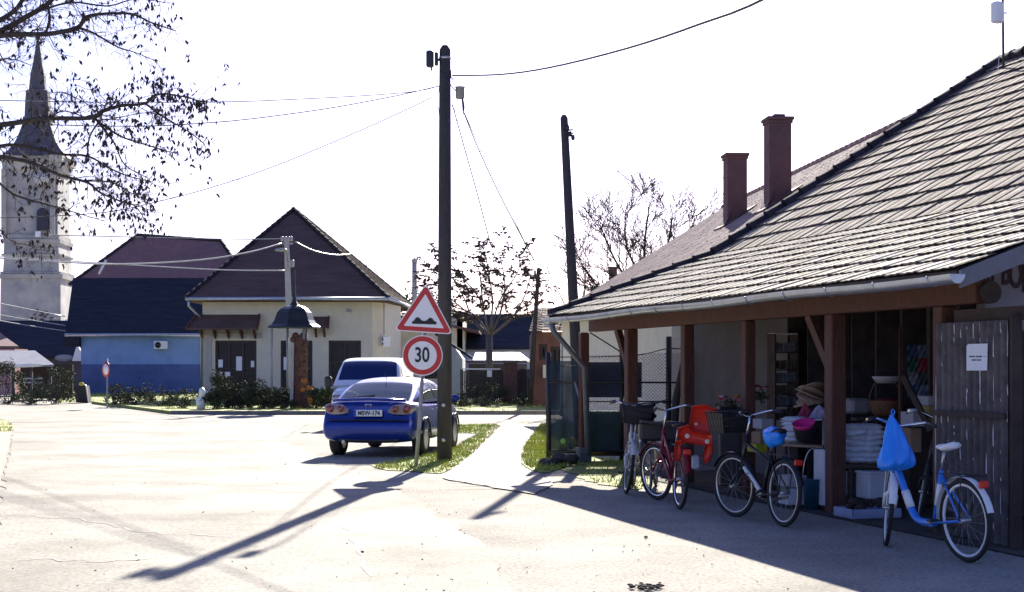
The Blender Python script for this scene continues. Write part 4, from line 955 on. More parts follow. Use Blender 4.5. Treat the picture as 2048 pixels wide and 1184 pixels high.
wire('street_wire', 'pale wire crossing low in front of the church tower, the uppermost of three', [(-100, 585, 85), (0, 607, 88), (130, 633, 91)], .032, wlit)
wire('street_wire', 'pale wire crossing low in front of the church tower, the middle of three', [(-100, 610, 85), (0, 630, 88), (131, 651, 91)], .028, wlit)
wire('street_wire', 'pale wire crossing low in front of the church tower, the lowest of three', [(-100, 622, 85), (20, 645, 88), (131, 662, 91)], .025, wlit)
wire('roof_wire', 'thin wire over the cream house ridge towards the far left', [(590, 476, 61), (450, 478, 75), (100, 470, 120)], .012, wgrey)

# ------------------------------------------------------------------ road signs
sg = thing('road_signs', 'steel post with a triangular uneven road warning sign above a round 30 speed limit sign', 'road sign')
D = 24.2; ba = V((P(832, 0, D).x, D, 0)); tpp = P(851, 612, D)
q = MB(); q.tube([ba, P(842, 800, D), tpp], .031, 12); q.build('post', M_['greymetal'], sg)
def plate_poly(pts, off, th=.004): 
    m = MB(); m.prism([P(x, y, D-off) for x, y in pts], (0, th, 0)); return m
def rounded_tri(c, pts, r, n=6):
    out = []
    for i in range(3):
        p = V((*pts[i], 0)); a = (V((*pts[i-1], 0))-p).normalized(); b = (V((*pts[(i+1) % 3], 0))-p).normalized()
        bis = (a+b).normalized(); half = a.angle(b)/2; d = r/math.sin(half); cen = p+bis*d
        a0 = math.atan2(*reversed((p+a*(r/math.tan(half))-cen)[:2])); a1 = math.atan2(*reversed((p+b*(r/math.tan(half))-cen)[:2]))
        da = (a1-a0+math.pi) % (2*math.pi)-math.pi
        out += [(cen.x+r*math.cos(a0+da*k/n), cen.y+r*math.sin(a0+da*k/n)) for k in range(n+1)]
    return out
tri = [(852, 566), (787, 661), (907, 669)]
cx_, cy_ = sum(p[0] for p in tri)/3, sum(p[1] for p in tri)/3
def sc_(f): return [(cx_+(x-cx_)*f, cy_+(y-cy_)*f) for x, y in tri]
o1 = plate_poly(rounded_tri(0, sc_(1), 6), .045).build('triangular_plate', M_['plate'], sg)
plate_poly(rounded_tri(0, sc_(.94), 5), .048).build('red_border', M_['red'], o1); plate_poly(rounded_tri(0, sc_(.67), 1.2), .051).build('white_field', M_['plate'], o1)
bump_ = [(824, 647)]+[(824+49*t/24, 643-7*abs(math.sin(math.pi*2*t/24))**1.2*(1 if True else 0)) for t in range(1, 24)]+[(873, 649), (873, 650), (824, 648)]
bump_ = [(824, 647.5), (824, 643), (828, 641), (831, 636), (835, 634), (839, 636), (843, 640.5), (848, 642), (853, 641), (857, 637), (861, 635), (865, 637), (868, 641.5), (873, 644), (873, 649)]
plate_poly(bump_, .054).build('bump_symbol', M_['ink'], o1)
circ = lambda r, n=40: [(845+r*math.cos(2*math.pi*k/n), 711+r*math.sin(2*math.pi*k/n)) for k in range(n)]
o2 = plate_poly(circ(40.5), .045).build('round_plate', M_['plate'], sg)
plate_poly(circ(38.5), .048).build('red_ring', M_['red'], o2); plate_poly(circ(28.5), .051).build('white_disc', M_['plate'], o2)
text('30', .34, P(844, 711, D-.056), M_['ink'], o2, name='number', sx=.72, sy=.98, bold=.006)
q = MB()
for x, y in ((832, 690), (857, 690), (832, 732), (857, 732)): q.sphere(P(x, y, D-.053), .007, 6, 4)
q.build('rivet', M_['greymetal'], o2)
q = MB()
for x, y in ((850, 640), (847, 700), (846, 722)): q.box(P(x, y, D-.02), (.09, .05, .035))
q.build('clamp', M_['greymetal'], sg)
# distant round sign, seen half edge-on
ds = thing('distant_round_sign', 'small round white sign with red rim on a thin post at the far junction', 'road sign', (P(214.5, 0, 59).x, 59, 0), R(-46))
q = MB(); q.tube([(0, 0, -.05), (0, 0, 1.95)], .03, 8); q.build('post', M_['greymetal'], ds)
for nm, r, m, o in (('round_plate', .31, M_['red'], -.05), ('white_disc', .215, M_['plate'], -.056)):
    q = MB(); q.lathe((0, o, 1.52), [(.001, 0), (r, 0), (r, .006), (.001, .006)], 24, M=Matrix.Rotation(R(90), 3, 'X')); q.build(nm, m, ds)
mk = thing('marker_post', 'short leaning white marker post at the kerb before the cream house', 'marker post')
D = 54; q = MB(); a = V((P(402, 0, D).x, D, .1)); 
q.tube([a, P(401, 800, D), P(404, 793, D)], [.16, .17, .10], 8); q.tube([P(403, 797, D), P(405, 783, D), P(402, 776, D)], [.12, .13, .07], 8); q.build('post', M_['white'], mk)
bn_ = thing('leaning_bin', 'dark tilted waste bin on the grass strip left of the distant round sign', 'waste bin')
D = 67.5; q = MB(); q.prism([P(152, 805, D), P(177, 806, D), P(172, 771, D), P(148, 774, D)], (0, .5, 0)); q.build('body', M_['black'], bn_)
q = MB(); q.tube([P(177, 806, D-.05), P(172, 771, D-.05), P(168, 769, D-.05)], .03, 5); q.build('rim', M_['white'], bn_)
q = MB(); q.sphere(P(163, 768, D), .1, 8, 5, (1.3, 1, .8)); q.build('knob', mat('yellow plastic', (.6, .5, .05)), bn_)

# ------------------------------------------------------------------ bell roofed shelter and carved post
D = 55; cx0 = P(589, 0, D).x; g_ = thing('bell_roofed_shelter', 'small bell shaped dark metal roof on thin posts before the cream house', 'shelter', (cx0, D, .11))
k = D/3000; zt = lambda y: EYE+(735-y)*k-.11
prof = [(51, 656), (50, 653), (43, 648), (38, 640), (35.5, 632), (33, 625), (27, 618), (18, 613), (9, 610), (4.5, 603), (2.5, 585), (1.2, 540)]
q = MB(); q.lathe((0, 0, 0), [(w_*k*1.06, zt(y)) for w_, y in prof], 6, sm=False, ph=R(20)); q.build('roof', mat('dark sheet metal', (.022, .022, .026), .4, .2, 4, .1, metal=.3), g_)
for x, y in ((-42, -.4), (-18, .5), (20, .5), (22, -.5)):
    q = MB(); q.tube([(x*k, y, 0), (x*k, y, zt(652))], .045, 8); q.build('post', M_['greymetal'], g_)
cv = thing('carved_wooden_post', 'stout redbrown carved wooden post with a split top under the bell roof', 'carving', (P(600, 0, 54.6).x, 54.6, .11))
q = MB(); k = 54.6/3000; zz_ = lambda y: EYE+(735-y)*k-.11
red = mat('carved red wood', (.10, .042, .028), .7, .35, 4, .6)
q.lathe((0, 0, 0), [(.34, 0), (.36, .3), (.3, .6), (.33, .9), (.27, 1.1), (.3, 1.5), (.27, 1.75), (.31, 1.95), (.28, 2.2), (.30, 2.45), (.22, 2.6), (.05, 2.66)], 9, sy=.7, sm=False)
for s_ in (-.16, .12): q.sphere((s_, -.02, 2.62), .14, 8, 6, (1, .8, 1.1))
for i in range(26): q.sphere((.24*math.sin(i*1.7), -.19+.05*math.cos(i*2.3), .3+i*.088), .06+.03*math.sin(i*3.1), 6, 4, (1.3, .8, 1.2))
q.build('carving', red, cv); 
q = MB(); q.beam((-.27, -.25, 0), (-.24, -.25, 2.4), .12, .12); q.build('side_post', M_['greymetal'], cv)

# ------------------------------------------------------------------ blue car
def subsurf(o, n=1):
    m = o.modifiers.new('subdivision', 'SUBSURF'); m.levels = n; m.render_levels = n
def lerp_t(tab, y):
    for (a, *u), (b, *v) in zip(tab, tab[1:]):
        if y <= b: 
            f = max(0, (y-a)/(b-a)); return [p+(q-p)*f for p, q in zip(u, v)]
    return list(tab[-1][1:])
def carpaint(name, col, rough=.22, metal=.4):
    m = mat(name, col, rough, .05, 3, metal=metal, coat=.35); return m
blue = carpaint('dark blue car paint', (.006, .03, .24))
car = thing('blue_hatchback', 'dark blue hatchback parked with its rear to the camera beside the telephone pole', 'car', (-2.56, 26.6, 0), R(-9))
body_t = [(.0, .72, .32, .90), (.04, .83, .27, .96), (.14, .875, .24, 1.0), (.4, .875, .24, 1.01), (1.0, .885, .22, 1.0), (2.3, .89, .21, .985), (3.3, .885, .21, .97), (3.7, .875, .22, .93), (4.2, .83, .24, .83), (4.5, .73, .27, .72), (4.62, .55, .32, .6)]
def ring(y, w, zb, zt):
    f = .10*max(0, 1-y/.3)
    P_ = [(w*.80, zb, .03), (w*.97, zb+.10, 0), (w, zb+.28, -.0), (w*.985, .66, f*.5), (w*.955, zt-.12, f), (w*.87, zt-.02, f*1.1), (w*.5, zt+.01, f*1.1)]
    h = [(x, y+dy, z) for x, z, dy in P_]; return [(-x, yy, z) for x, yy, z in h]+[(0, y+f*1.1, zt+.015)]+[(x, yy, z) for x, yy, z in reversed(h)]
q = MB(); rings = [ring(*r_) for r_ in body_t]; n = len(rings[0]); vs = [p for r_ in rings for p in r_]; fs = []
for i in range(len(rings)-1):
    for j in range(n-1): fs.append((i*n+j, i*n+j+1, (i+1)*n+j+1, (i+1)*n+j))
    fs.append((i*n+n-1, i*n, (i+1)*n, (i+1)*n+n-1))
for s_, rev in ((0, 0), (len(rings)-1, 1)):
    o = s_*n
    for j in range(n//2): fs.append((o+j, o+j+1, o+n-2-j, o+n-1-j))
q.add(vs, fs, True); bo = q.build('body', blue, car); subsurf(bo, 2)
top_t = [(.36, 1.0), (.5, 1.05), (.8, 1.17), (1.2, 1.32), (1.6, 1.395), (2.2, 1.42), (2.8, 1.37), (3.2, 1.22), (3.75, .975)]
wb_t = [(.36, .70), (1.0, .79), (2.5, .81), (3.75, .76)]
def gh(y, s, off=0):
    t = lerp_t(top_t, y)[0]; wb = lerp_t(wb_t, y)[0]-off*0; a = abs(s); h = max(0, (t-.985)/.435); wt = wb*(1-h)+.55*h
    sg_ = 1 if s >= 0 else -1
    if a <= .55: x = wt*a/.55; z = t-.035*(a/.55)**2.5
    else:
        f = (a-.55)/.45; x = wt+(wb-wt)*f; z = (t-.035)*(1-f)+.965*f+.03*h*math.sin(math.pi*f)
        x += .03*h*math.sin(math.pi*f)
    return V((sg_*x, y, z))
def patch(f, y0, y1, s0, s1, ny, ns, off, name, m, parent):
    q = MB(); vs = []; 
    for i in range(ny+1):
        for j in range(ns+1):
            y = y0+(y1-y0)*i/ny; s = s0+(s1-s0)*j/ns; p = f(y, s); e = .01
            a = f(y+e, s)-f(y-e, s); b = f(y, min(1, s+e))-f(y, max(-1, s-e)); nn_ = a.cross(b).normalized()
            if nn_.z < 0 and abs(nn_.z) > .05: nn_ = -nn_
            if abs(nn_.z) <= .05 and nn_.x*s < 0: nn_ = -nn_
            vs.append(p+nn_*off)
    fs = [(i*(ns+1)+j, i*(ns+1)+j+1, (i+1)*(ns+1)+j+1, (i+1)*(ns+1)+j) for i in range(ny) for j in range(ns)]
    q.add(vs, fs, True); return q.build(name, m, parent)
patch(gh, .36, 3.75, -1, 1, 34, 24, 0, 'roof', blue, car)
carglass = mat('car window glass', (.006, .03, .05), .05, .1, 2, spec=.3)
patch(gh, .48, 1.22, -.5, .5, 10, 10, .006, 'rear_window', carglass, car)
patch(gh, 3.0, 3.65, -.5, .5, 8, 10, .006, 'windscreen', carglass, car)
for s_ in (-1, 1):
    for y0, y1 in ((1.12, 1.95), (2.03, 2.95)): patch(gh, y0, y1, s_*.64, s_*.95, 8, 4, .006, 'side_window', carglass, car)
q = MB(); q.tube([(-.66, .155, 1.012), (-.3, .115, 1.03), (0, .105, 1.035), (.3, .115, 1.03), (.66, .155, 1.012)], .028, 8); q.build('spoiler_lip', blue, car)
q = MB(); q.tube([(-.5, .38, 1.045), (-.25, .5, 1.075), (0, .58, 1.10)], .009, 5); q.build('wiper', M_['black'], car)
q = MB(); q.tube([(0, 1.42, 1.38), (0, 1.25, 1.50)], .006, 5); q.build('aerial', M_['black'], car)
# tail lamps, plate, emblem, bumper details
lampm = mat('clear lamp glass', (.30, .25, .25), .12, .1, 6, coat=1); redl = mat('red lamp glass', (.22, .03, .03), .15, .2, 6, coat=1)
def lamp_y(x): return .045+.13*max(0, (abs(x)-.55)/.30)**2
for s_ in (-1, 1):
    q = MB(); xs = [.36, .45, .55, .65, .75, .83]; f0 = []; 
    vs = []; zt0 = [.86, .93, .95, .955, .955, .93]; zb0 = [.80, .775, .765, .765, .78, .84]
    for x, zu, zl in zip(xs, zt0, zb0):
        y = lamp_y(x)-.012; vs += [(s_*x, y+.01, zl), (s_*x, y-.012, (zl+zu)/2), (s_*x, y+.035, zu), (s_*x, y+.14, zu), (s_*x, y+.14, zl)]
    fs = [(i*5+a, i*5+b, i*5+5+b, i*5+5+a) for i in range(5) for a, b in ((0, 1), (1, 2), (2, 3), (4, 0))]+[(0, 1, 2, 3, 4), (25, 26, 27, 28, 29)]
    q.add(vs, fs, False); lo_ = q.build('tail_lamp', lampm, car)
    for xx, rr_ in ((.50, .062), (.70, .072)):
        q = MB(); q.lathe((s_*xx, lamp_y(xx)-.028, .865), [(.001, 0), (rr_, 0), (rr_, .02), (.001, .02)], 14, M=Matrix.Rotation(R(90), 3, 'X')); q.build('red_reflector', redl, lo_)
    q = MB(); q.box((s_*.98, 3.05, 1.0), (.18, .12, .13), bev=.03); q.box((s_*.88, 3.07, .98), (.1, .05, .05)); q.build('door_mirror', blue, car)
q = MB(); q.box((0, .02, .79), (.52, .02, .115), bev=.006); pl_ = q.build('number_plate', M_['white'], car)
q = MB(); q.box((-.235, .006, .79), (.045, .004, .11)); q.build('country_band', mat('eu blue', (.02, .06, .45)), pl_)
text('MSW-174', .115, (.02, .005, .788), M_['ink'], pl_, name='plate_lettering', sx=.86, sy=.95, bold=.003)
q = MB(); 
for sx_ in (-1, 1): q.tube([(0, .05, .925), (sx_*.022, .045, .945), (sx_*.05, .045, .95), (sx_*.055, .045, .92), (sx_*.035, .045, .91)], .007, 6)
q.build('emblem', M_['chrome'], car)
q = MB(); q.box((0, .015, .665), (1.50, .04, .02), bev=.008); q.build('bumper_seam', M_['black'], car)
q = MB(); q.box((0, .09, .33), (1.1, .1, .13), bev=.03); q.build('bumper_insert', M_['black'], car)
q = MB(); q.tube([(-.45, .0, .28), (-.45, .3, .28)], .03, 10); q.build('exhaust', M_['steel'], car)
def wheel(parent, c, r, wd, rimr):
    Mx = Matrix.Rotation(R(90), 3, 'Y'); q = MB()
    q.lathe(c, [(rimr, -wd/2), (r-.02, -wd/2), (r, -wd/2+.03), (r, wd/2-.03), (r-.02, wd/2), (rimr, wd/2), (rimr, -wd/2)], 28, M=Mx); w_ = q.build('tyre', M_['rubber'], parent)
    q = MB(); q.lathe(c, [(.03, wd/2-.05), (rimr-.03, wd/2-.04), (rimr, wd/2-.005)], 24, M=Mx); q.lathe(c, [(.03, -wd/2+.05), (rimr-.03, -wd/2+.04), (rimr, -wd/2+.005)], 24, M=Mx)
    for k in range(5):
        a = 2*math.pi*k/5
        for s_ in (-1, 1): q.beam(V(c)+V((s_*(wd/2-.02), 0, 0)), V(c)+V((s_*(wd/2-.015), math.cos(a)*(rimr-.01), math.sin(a)*(rimr-.01))), .05, .02, up=V((1, 0, 0)))
    q.build('rim', M_['steel'], w_); return w_
for x in (-.77, .77):
    for y in (.88, 3.58): wheel(car, (x, y, .315), .315, .21, .20)
for x in (-.885, .885):
    for y in (.88, 3.58):
        q = MB(); q.tube([(x, y+.36*math.cos(math.pi*k/10), .33+.36*math.sin(math.pi*k/10)) for k in range(11)], .016, 5); q.build('wheel_arch', M_['black'], car)
q = MB(); 
for x in (.895,): 
    for y in (1.7, 2.75): q.box((x, y, .84), (.02, .14, .03), bev=.008)
q.build('door_handle', M_['chrome'], car)

# ------------------------------------------------------------------ white van
van = thing('white_van', 'white van facing the camera, parked just beyond the blue hatchback', 'van', (-3.80, 38.3, 0), R(-2))
whitep = carpaint('white car paint', (.72, .76, .82), .3, 0)
vt = [(.0, .70, .30, .78), (.06, .84, .25, .98), (.3, .89, .22, 1.05), (.75, .90, .22, 1.14), (1.3, .91, .22, 1.13), (4.2, .91, .24, 1.12), (4.45, .85, .3, 1.1)]
q = MB(); rings = [ring(y, w_, zb, z_) for y, w_, zb, z_ in vt]; vs = [p for r_ in rings for p in r_]; fs = []
for i in range(len(rings)-1):
    for j in range(n-1): fs.append((i*n+j, i*n+j+1, (i+1)*n+j+1, (i+1)*n+j))
    fs.append((i*n+n-1, i*n, (i+1)*n, (i+1)*n+n-1))
for s_ in (0, len(rings)-1):
    o = s_*n
    for j in range(n//2): fs.append((o+j, o+j+1, o+n-2-j, o+n-1-j))
q.add(vs, fs, True); bo = q.build('body', whitep, van); subsurf(bo, 2)
vtop = [(.7, 1.13), (.85, 1.25), (1.3, 1.66), (1.55, 1.80), (2.0, 1.86), (4.0, 1.87), (4.35, 1.80), (4.45, 1.2)]; 
def vgh(y, s):
    t = lerp_t(vtop, y)[0]; h = max(0, (t-1.1)/.76); wb = .885; wt = wb*(1-h)+.76*h; a = abs(s); sg_ = 1 if s >= 0 else -1
    if a <= .7: x = wt*a/.7; z = t-.05*(a/.7)**5*h
    else: f = (a-.7)/.3; x = wt+(wb-wt)*f; z = (t-.05*h)*(1-f)+1.09*f
    return V((sg_*x, y, z))
patch(vgh, .7, 4.45, -1, 1, 40, 24, 0, 'cabin', whitep, van)
patch(vgh, .88, 1.47, -.63, .63, 8, 10, .008, 'windscreen', mat('blue tinted windscreen', (.006, .02, .10), .35, .1, 2, spec=.25), van)
for s_ in (-1, 1):
    for y0, y1 in ((1.6, 2.4), (2.5, 3.9)): patch(vgh, y0, y1, s_*.75, s_*.96, 6, 4, .008, 'side_window', carglass, van)
    q = MB(); q.box((s_*1.05, .98, 1.22), (.2, .14, .3), bev=.05); q.box((s_*.93, 1.02, 1.14), (.12, .05, .05)); q.build('door_mirror', M_['black'], van)
    q = MB(); q.box((s_*.66, .05, .80), (.3, .12, .2), bev=.05); q.build('headlight', lampm, van)
q = MB(); q.box((0, .0, .72), (.8, .06, .16), bev=.02); q.build('grille', M_['black'], van)
q = MB(); q.box((0, -.03, .45), (.52, .02, .11)); q.build('number_plate', M_['white'], van)
for x in (-.8, .8):
    for y in (.85, 3.55): wheel(van, (x, y, .32), .32, .21, .2)
# ------------------------------------------------------------------ fence at the far end of the shed
FD = 25.6
fe = thing('wire_mesh_fence', 'chain link fence with dark posts and dark screening boards at the shed\'s far end', 'fence')
def fpost(pxb, pxt, y0, y1, r, D=FD, m=None, name='fence_post'):
    q = MB(); q.tube([P(pxb, y0, D), P(pxt, y1, D)], r, 8); return q.build(name, m or M_['black'], fe)
gy = 735+1.6*3000/FD
for a, b, y0, y1, r in ((1097, 1097, gy, 705, .045), (1243, 1243, gy, 692, .035), (1336, 1338, gy, 673, .05), (1385, 1385, gy, 700, .03), (1478, 1478, gy, 762, .02)):
    fpost(a, b, y0, y1, r)
q = MB()
for y, x0, x1, r in ((765, 1097, 1480, .018), (803, 1165, 1390, .012), (903, 1097, 1300, .03)): q.tube([P(x0, y, FD-.05), P(x1, y, FD-.05)], r, 6)
q.build('fence_rail', M_['black'], fe)
q = MB(); limb(q, [P(1097, 714, FD), P(1170, 714, FD), P(1240, 712, FD), P(1290, 708, FD), P(1338, 697, FD), P(1400, 700, FD), P(1480, 688, FD)], .010, .010)
q.tube([P(1097, 732, FD), P(1165, 732, FD)], .008, 4); q.tube([P(1180, 665, FD), P(1245, 706, FD)], .012, 5); q.tube([P(1270, 800, FD), P(1290, 825, FD)], .01, 4); q.build('top_wire', M_['black'], fe)
q = MB()                                 # diamond mesh
def mesh_zone(x0, x1, y0, y1, s=7.0):
    W_, H_ = x1-x0, y1-y0; n_ = int((W_+H_)/s)+1
    for i in range(n_):
        c = i*s
        for sg_ in (1, -1):
            a = max(0, c-H_); b = min(W_, c)
            if b <= a: continue
            pts = [(a, c-a), (b, c-b)]
            if sg_ < 0: pts = [(x, H_-y) for x, y in pts]
            p0, p1 = [P(x0+x, y0+y, FD+(.01*sg_)) for x, y in pts]
            q.beam(p0, p1, .011, .011)
mesh_zone(1283, 1392, 706, 822); mesh_zone(1394, 1478, 705, 800); mesh_zone(1175, 1283, 710, 722); mesh_zone(1175, 1283, 797, 822)
q.build('wire_mesh', M_['steel'], fe, fix=False)
navyb = mat('dark blue screening board', (.03, .045, .085), .8, .2, 4)
def board(x0, x1, y0, y1, m, nm, D=FD+.04, jx=0):
    q = MB(); q.prism([P(x0, y1, D), P(x1, y1, D), P(x1+jx, y0, D), P(x0, y0, D)], (0, .02, 0)); return q.build(nm, m, fe)
board(1178, 1284, 724, 795, navyb, 'screening_board'); board(1178, 1248, 822, 900, mat('dark green sheet', (.015, .05, .055), .6, .4, 3), 'green_sheet')
q = MB(); q.prism([P(1178, 900, FD), P(1300, 905, FD), P(1300, 912, FD), P(1178, 912, FD)], (0, .04, 0)); q.build('bottom_board', M_['dark'], fe)
# shade netting on the leftmost bay: a cloth with small holes
net = bpy.data.materials.new('shade netting'); net.use_nodes = True; t = net.node_tree; b_ = t.nodes['Principled BSDF']
b_.inputs['Base Color'].default_value = (.02, .045, .075, 1); b_.inputs['Roughness'].default_value = .9
tc = t.nodes.new('ShaderNodeTexCoord'); nz = t.nodes.new('ShaderNodeTexNoise'); nz.inputs['Scale'].default_value = 2.2; rp = t.nodes.new('ShaderNodeValToRGB')
rp.color_ramp.elements[0].position = .3; rp.color_ramp.elements[0].color = (.82, .82, .82, 1); rp.color_ramp.elements[1].position = .7; rp.color_ramp.elements[1].color = (.95, .95, .95, 1)
t.links.new(tc.outputs['Object'], nz.inputs['Vector']); t.links.new(nz.outputs['Fac'], rp.inputs[0]); t.links.new(rp.outputs[0], b_.inputs['Alpha'])
q = MB(); vs = []; nx, nz_ = 14, 10
for j in range(nz_+1):
    for i in range(nx+1):
        vs.append(P(1099+(1178-1099)*i/nx, 722+(912-722)*j/nz_, FD-.03-.05*math.sin(i*1.3+j*.4)*.5))
q.add(vs, [(j*(nx+1)+i, j*(nx+1)+i+1, (j+1)*(nx+1)+i+1, (j+1)*(nx+1)+i) for j in range(nz_) for i in range(nx)], True); q.build('shade_netting', net, fe)
q = MB(); q.tube([P(1150, 765, FD-.1), P(1165, 820, FD-.1), P(1176, 880, FD-.1)], .02, 6); q.build('stay_wire', M_['greymetal'], fe)
q = MB(); q.lathe(P(1127, 882, FD-.12), [(.02, 0), (.05, 0), (.05, .01), (.02, .01)], 12, M=Matrix.Rotation(R(90), 3, 'X')); q.build('green_disc', mat('light green plastic', (.25, .55, .12), .5), fe)
st = MB(); st.tube([P(1346, 905, 25.0), P(1352, 800, 25.0), P(1372, 706, 25.0)], [.07, .065, .055], 8); tag(st.build('leaning_prop', M_['oldwood']), 'thick grey leaning wooden prop standing behind the white bicycle and before the mesh fence', 'prop')
# low dark rubble heap and base stones at the fence corner
rr = random.Random(12); q = MB()
for i in range(26): q.sphere(P(rr.uniform(1090, 1165), rr.uniform(915, 945), 24.4+rr.uniform(-.3, .6)), rr.uniform(.05, .13), 7, 4, (1.2, 1, .7))
tag(q.build('rubble_heap', M_['oldwood']), 'low heap of dark rubble at the left foot of the wire mesh fence', 'rubble', kind='stuff')
q = MB(); q.beam(P(1085, 938, 24), P(1240, 945, 24.2), .12, .08); tag(q.build('fallen_beam', M_['oldwood']), 'dark timber lying on the ground along the foot of the fence', 'beam')

# ------------------------------------------------------------------ bicycles
def rotz(p, c, ax, a):
    return c+Matrix.Rotation(a, 3, ax) @ (V(p)-c)
def bike(name, label, rear, front, steer, frame_m, o_):
    """rear, front: ground contact points under the photo pixels"""
    d = front-rear; rz = math.atan2(-d.x, d.y); WB_ = min(1.19, d.length); rear = front-d.normalized()*WB_; r = o_.get('r', .34)
    t = thing(name, label, 'bicycle', rear, rz); t.rotation_euler[1] = R(o_.get('lean', 0))
    hx = V((0, WB_, r)); head_lo = V((0, WB_-.13, .55)); head_hi = V((0, WB_-.22, .86)); ax = (head_hi-head_lo).normalized()
    S = lambda p: rotz(p, head_lo, ax, steer)
    RW = Matrix.Rotation(steer, 3, ax)
    tyre_m = M_['rubber']; rim_m = o_.get('rim', M_['steel']); fender_m = o_.get('fender')
    def wheel_(c, M, nm):
        q = MB(); prof = []; n = 36; k = 6; vs = []; tr = .021
        def ringt(rad, tube_r, n=40, k=6, sxx=1):
            vs = []; fs = []
            for i in range(n):
                a = 2*math.pi*i/n
                for j in range(k):
                    b = 2*math.pi*j/k; rr_ = rad+tube_r*math.cos(b); vs.append(c+M @ V((tube_r*sxx*math.sin(b), rr_*math.cos(a), rr_*math.sin(a))))
            for i in range(n):
                for j in range(k): fs.append((i*k+j, i*k+(j+1) % k, ((i+1) % n)*k+(j+1) % k, ((i+1) % n)*k+j))
            return vs, fs
        a_, b_ = ringt(r-tr, tr); q.add(a_, b_, True); w_ = q.build(nm, tyre_m, t)
        q = MB(); a_, b_ = ringt(r-.052, .013, sxx=1.0); q.add(a_, b_, True); q.build('rim', rim_m, w_)
        q = MB()
        for i in range(18):
            a = 2*math.pi*i/18; s_ = .022*(1 if i % 2 else -1)
            q.beam(c+M @ V((s_, .02*math.cos(a+.6), .02*math.sin(a+.6))), c+M @ V((0, (r-.055)*math.cos(a), (r-.055)*math.sin(a))), .0017, .0017)
        q.build('spokes', M_['greymetal'], w_, fix=False)
        q = MB(); q.tube([c+M @ V((-.05, 0, 0)), c+M @ V((.05, 0, 0))], .02, 8); q.build('hub', M_['steel'], w_)
        return w_
    wheel_(V((0, 0, r)), Matrix.Identity(3), 'rear_wheel'); wheel_(S(hx), RW, 'front_wheel')
    bb = V((0, .44, .28)); st_top = V((0, .30, .74)) 
    f = MB(); f.tube([head_lo-ax*.02, head_hi+ax*.02], .022, 8)
    if o_.get('style', 'U') == 'U':
        limb(f, [head_hi-ax*.1, V((0, WB_-.30, .58)), V((0, WB_-.42, .36)), V((0, WB_-.54, .28)), bb], .032, .034, 8)
    else:
        f.tube([head_hi-ax*.05, st_top-V((0, .0, .12))] if o_['style'] == 'D' else [head_hi-ax*.05, bb+(st_top-bb)*.35], .018, 8); f.tube([head_lo+ax*.03, bb], .02, 8)
    f.tube([bb, st_top], .019, 8)
    for s_ in (-1, 1):
        f.tube([bb+V((s_*.03, 0, 0)), V((s_*.055, 0, r))], .012, 6); f.tube([st_top-V((0, 0, .05)), V((s_*.055, 0, r))], .010, 6)
    f.tube([bb-V((.04, 0, 0)), bb+V((.04, 0, 0))], .028, 8)
    fo = f.build('frame', frame_m, t)
    if o_.get('patch'):
        q = MB(); q.tube([V((0, WB_-.335, .52)), V((0, WB_-.41, .38))], .037, 10); q.build('white_panel', M_['white'], fo); q = MB(); q.tube([bb+(st_top-bb)*.35, bb+(st_top-bb)*.75], .022, 8); q.build('white_panel', M_['white'], fo)
    q = MB(); q.tube([head_lo, S(V((0, WB_-.115, .50)))], .026, 8)
    for s_ in (-1, 1): q.tube([S(V((0, WB_-.12, .52))), S(V((s_*.05, WB_-.09, .46))), S(V((s_*.052, WB_-.04, r+.06))), S(hx+V((s_*.05, 0, 0)))], [.018, .016, .014, .011], 7)
    q.build('fork', o_.get('fork', frame_m), t)
    top = head_hi+ax*.24; q = MB(); q.tube([head_hi, S(top)], .014, 8)
    hb = [(-.29, -.20, .03), (-.22, -.10, .05), (-.10, -.01, .02), (0, .02, 0), (.10, -.01, .02), (.22, -.10, .05), (.29, -.20, .03)]
    if o_.get('flat'): hb = [(-.29, -.05, .02), (-.1, 0, .0), (0, .01, 0), (.1, 0, 0), (.29, -.05, .02)]
    hp = [S(top+V(p)) for p in hb]; limb(q, hp, .012, .012, 7); q.build('handlebar', o_.get('bar', M_['chrome']), t)
    for s_ in (0, -1):
        e = hp[s_]; i_ = hp[1 if s_ == 0 else -2]; q = MB(); q.tube([e, e+(i_-e).normalized()*.12], .018, 8); q.build('grip', o_.get('grip', M_['black']), t)
        q = MB(); q.tube([e+(i_-e).normalized()*.15, e+(i_-e).normalized()*.10+V((0, .06, -.02)), e+V((0, .07, -.03))], .006, 5); q.build('brake_lever', M_['black'], t)
    sp = st_top+(st_top-bb).normalized()*.17; q = MB(); q.tube([st_top, sp], .013, 8); q.build('seat_post', M_['steel'], t)
    if not o_.get('nosaddle'):
        q = MB(); vs = []; fs = []
        rows = [(-.13, .02, .025), (-.11, .085, .035), (-.04, .09, .035), (.03, .05, .03), (.09, .025, .025), (.13, .012, .01)]
        for y, w_, h in rows:
            for k in range(8):
                a = 2*math.pi*k/8; vs.append(sp+V((w_*math.cos(a), y-.02, .03+h*math.sin(a)*(1 if math.sin(a) > 0 else .8)+(.02 if y < -.05 else 0))))
        fs = [(i*8+k, i*8+(k+1) % 8, i*8+8+(k+1) % 8, i*8+8+k) for i in range(5) for k in range(8)]+[tuple(range(7, -1, -1)), tuple(range(40, 48))]
        q.add(vs, fs, True); q.build('saddle', o_.get('saddle', M_['black']), t)
